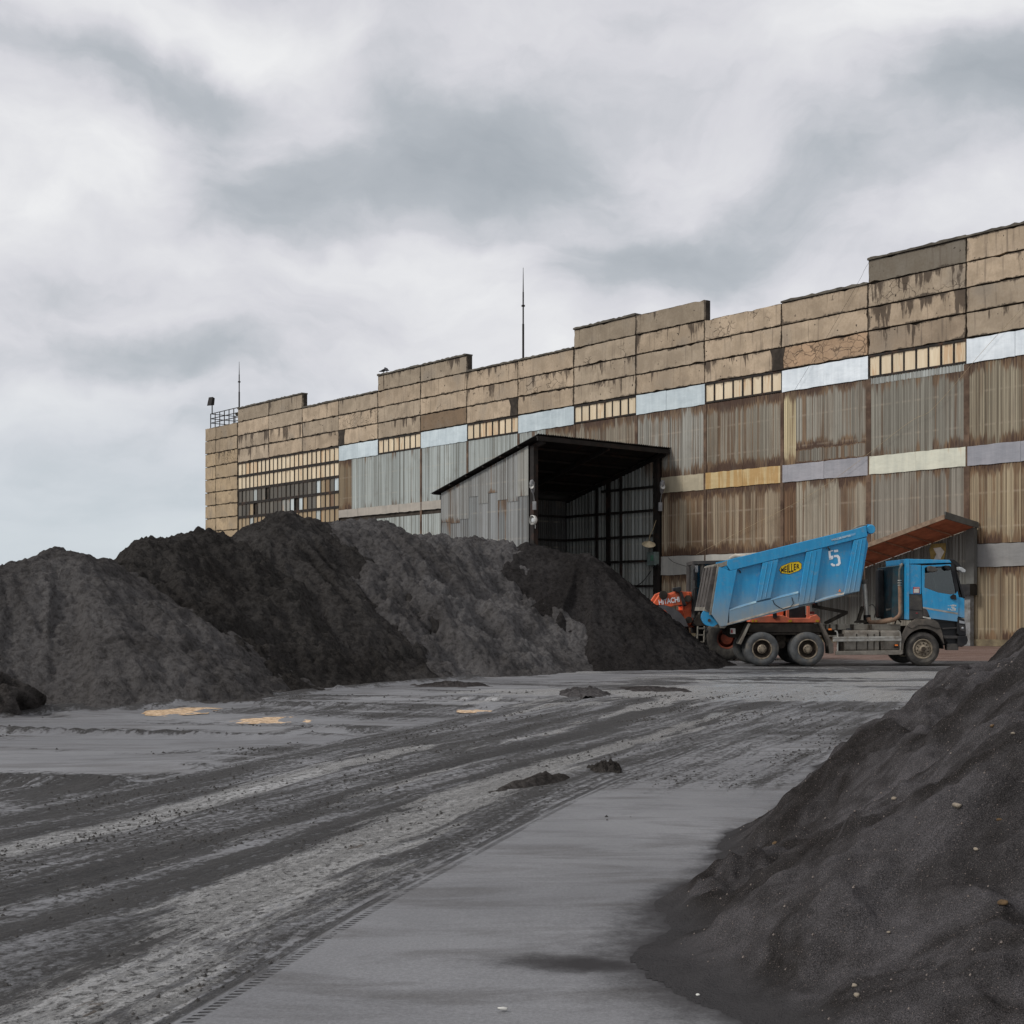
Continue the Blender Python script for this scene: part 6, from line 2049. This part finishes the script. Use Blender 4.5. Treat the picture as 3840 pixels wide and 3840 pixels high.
# cab
cb = MB()
posts = [((284, 282), (280, 560)), ((402, 282), (408, 560)), ((322, 282), (330, 560))]
for (a, b) in posts:
    for y in (.45, 1.95):
        p, q = LP(*a, 0), LP(*b, 0)
        cb.bar((p[0], y, p[1]), (q[0], y, q[1]), .13)
Lsame([(272, 272), (436, 268), (440, 284), (276, 288)], .35, 2.1, cb)
Lsame([(276, 545), (412, 545), (412, 600), (276, 600)], .4, 2.0, cb)
o_lc = cb.build("cab", M['grey_plastic'], loader)
Lsame([(286, 288), (402, 288), (408, 545), (282, 545)], .47, .49).build("cab_window", M['glass'], o_lc)
Lsame([(286, 288), (402, 288), (408, 545), (282, 545)], 1.92, 1.94).build("cab_window", M['teal'], o_lc)
Lsame([(283, 288), (287, 288), (284, 545), (279, 545)], .5, 1.9).build("front_window", M['glass'], o_lc)
st = MB(); Lsame([(385, 400), (400, 400), (400, 520), (350, 520), (350, 495), (380, 495)], .9, 1.4, st); st.build("seat", M['black'], o_lc)
LPR([(268, 312), (278, 308), (280, 360), (276, 372), (268, 366)], -.05, .1).build("mirror", M['black'], o_lc, None, .02)
MB().tube([LP(280, 300, .3)[0:1] + (.3, LP(280, 300, .3)[1]), LP(274, 310, 0)[0:1] + (.05, LP(274, 310, 0)[1])], .02, 6).build("mirror_arm", M['black'], o_lc)
LPR([(278, 296), (292, 296), (292, 330), (280, 330)], .12, .2).build("mirror_shell", M['galv'], o_lc)
MB().tube([LP(272, 470, .3)[0:1] + (.3, LP(272, 470, .3)[1]), LP(268, 420, .3)[0:1] + (.3, LP(268, 420, .3)[1]), LP(280, 405, .3)[0:1] + (.3, LP(280, 405, .3)[1]), LP(292, 412, .3)[0:1] + (.3, LP(292, 412, .3)[1])], .018, 6).build("grab_rail", M['black'], o_lc, 60)
# engine hood, counterweight and posts at the tail
hd = MB()
Lsame([(470, 470), (740, 478), (740, 548), (470, 560)], .55, 1.95, hd)
hd.build("engine_hood", M['orange'], loader, None, .03)
Lsame([(752, 500), (842, 500), (845, 562), (752, 562)], .35, 2.1).build("radiator_grille", M['black'], loader)
cw = MB()
LPR([(556, 560), (640, 548), (716, 545), (750, 560), (852, 560), (856, 553), (888, 542), (906, 560), (908, 584), (550, 584)], .05, 2.4, cw)
o_cw = cw.build("counterweight", M['orange_pale'], loader, None, .02)
for a0 in (738, 842):
    LPR([(a0, 515 - (a0 > 800) * 15), (a0 + 12, 515 - (a0 > 800) * 15), (a0 + 12, 562), (a0, 562)], .1, .25).build("grille_post", M['orange_pale'], loader)
LPR([(858, 527), (878, 527), (878, 540), (858, 540)], .2, .5).build("tail_lamp", m_plain("dull_red_lens", (.20, .035, .03), .5), loader)
for a0, a1 in ((563, 573), (580, 590), (748, 764), (884, 900)):
    LPR([(a0, 570), (a1, 570), (a1, 580), (a0, 580)], .03, .05).build("reflector", M['ochre'], o_cw)
LPR([(668, 532), (688, 532), (690, 558), (670, 560)], .0, .05).build("grab_hole", M['black'], o_cw)
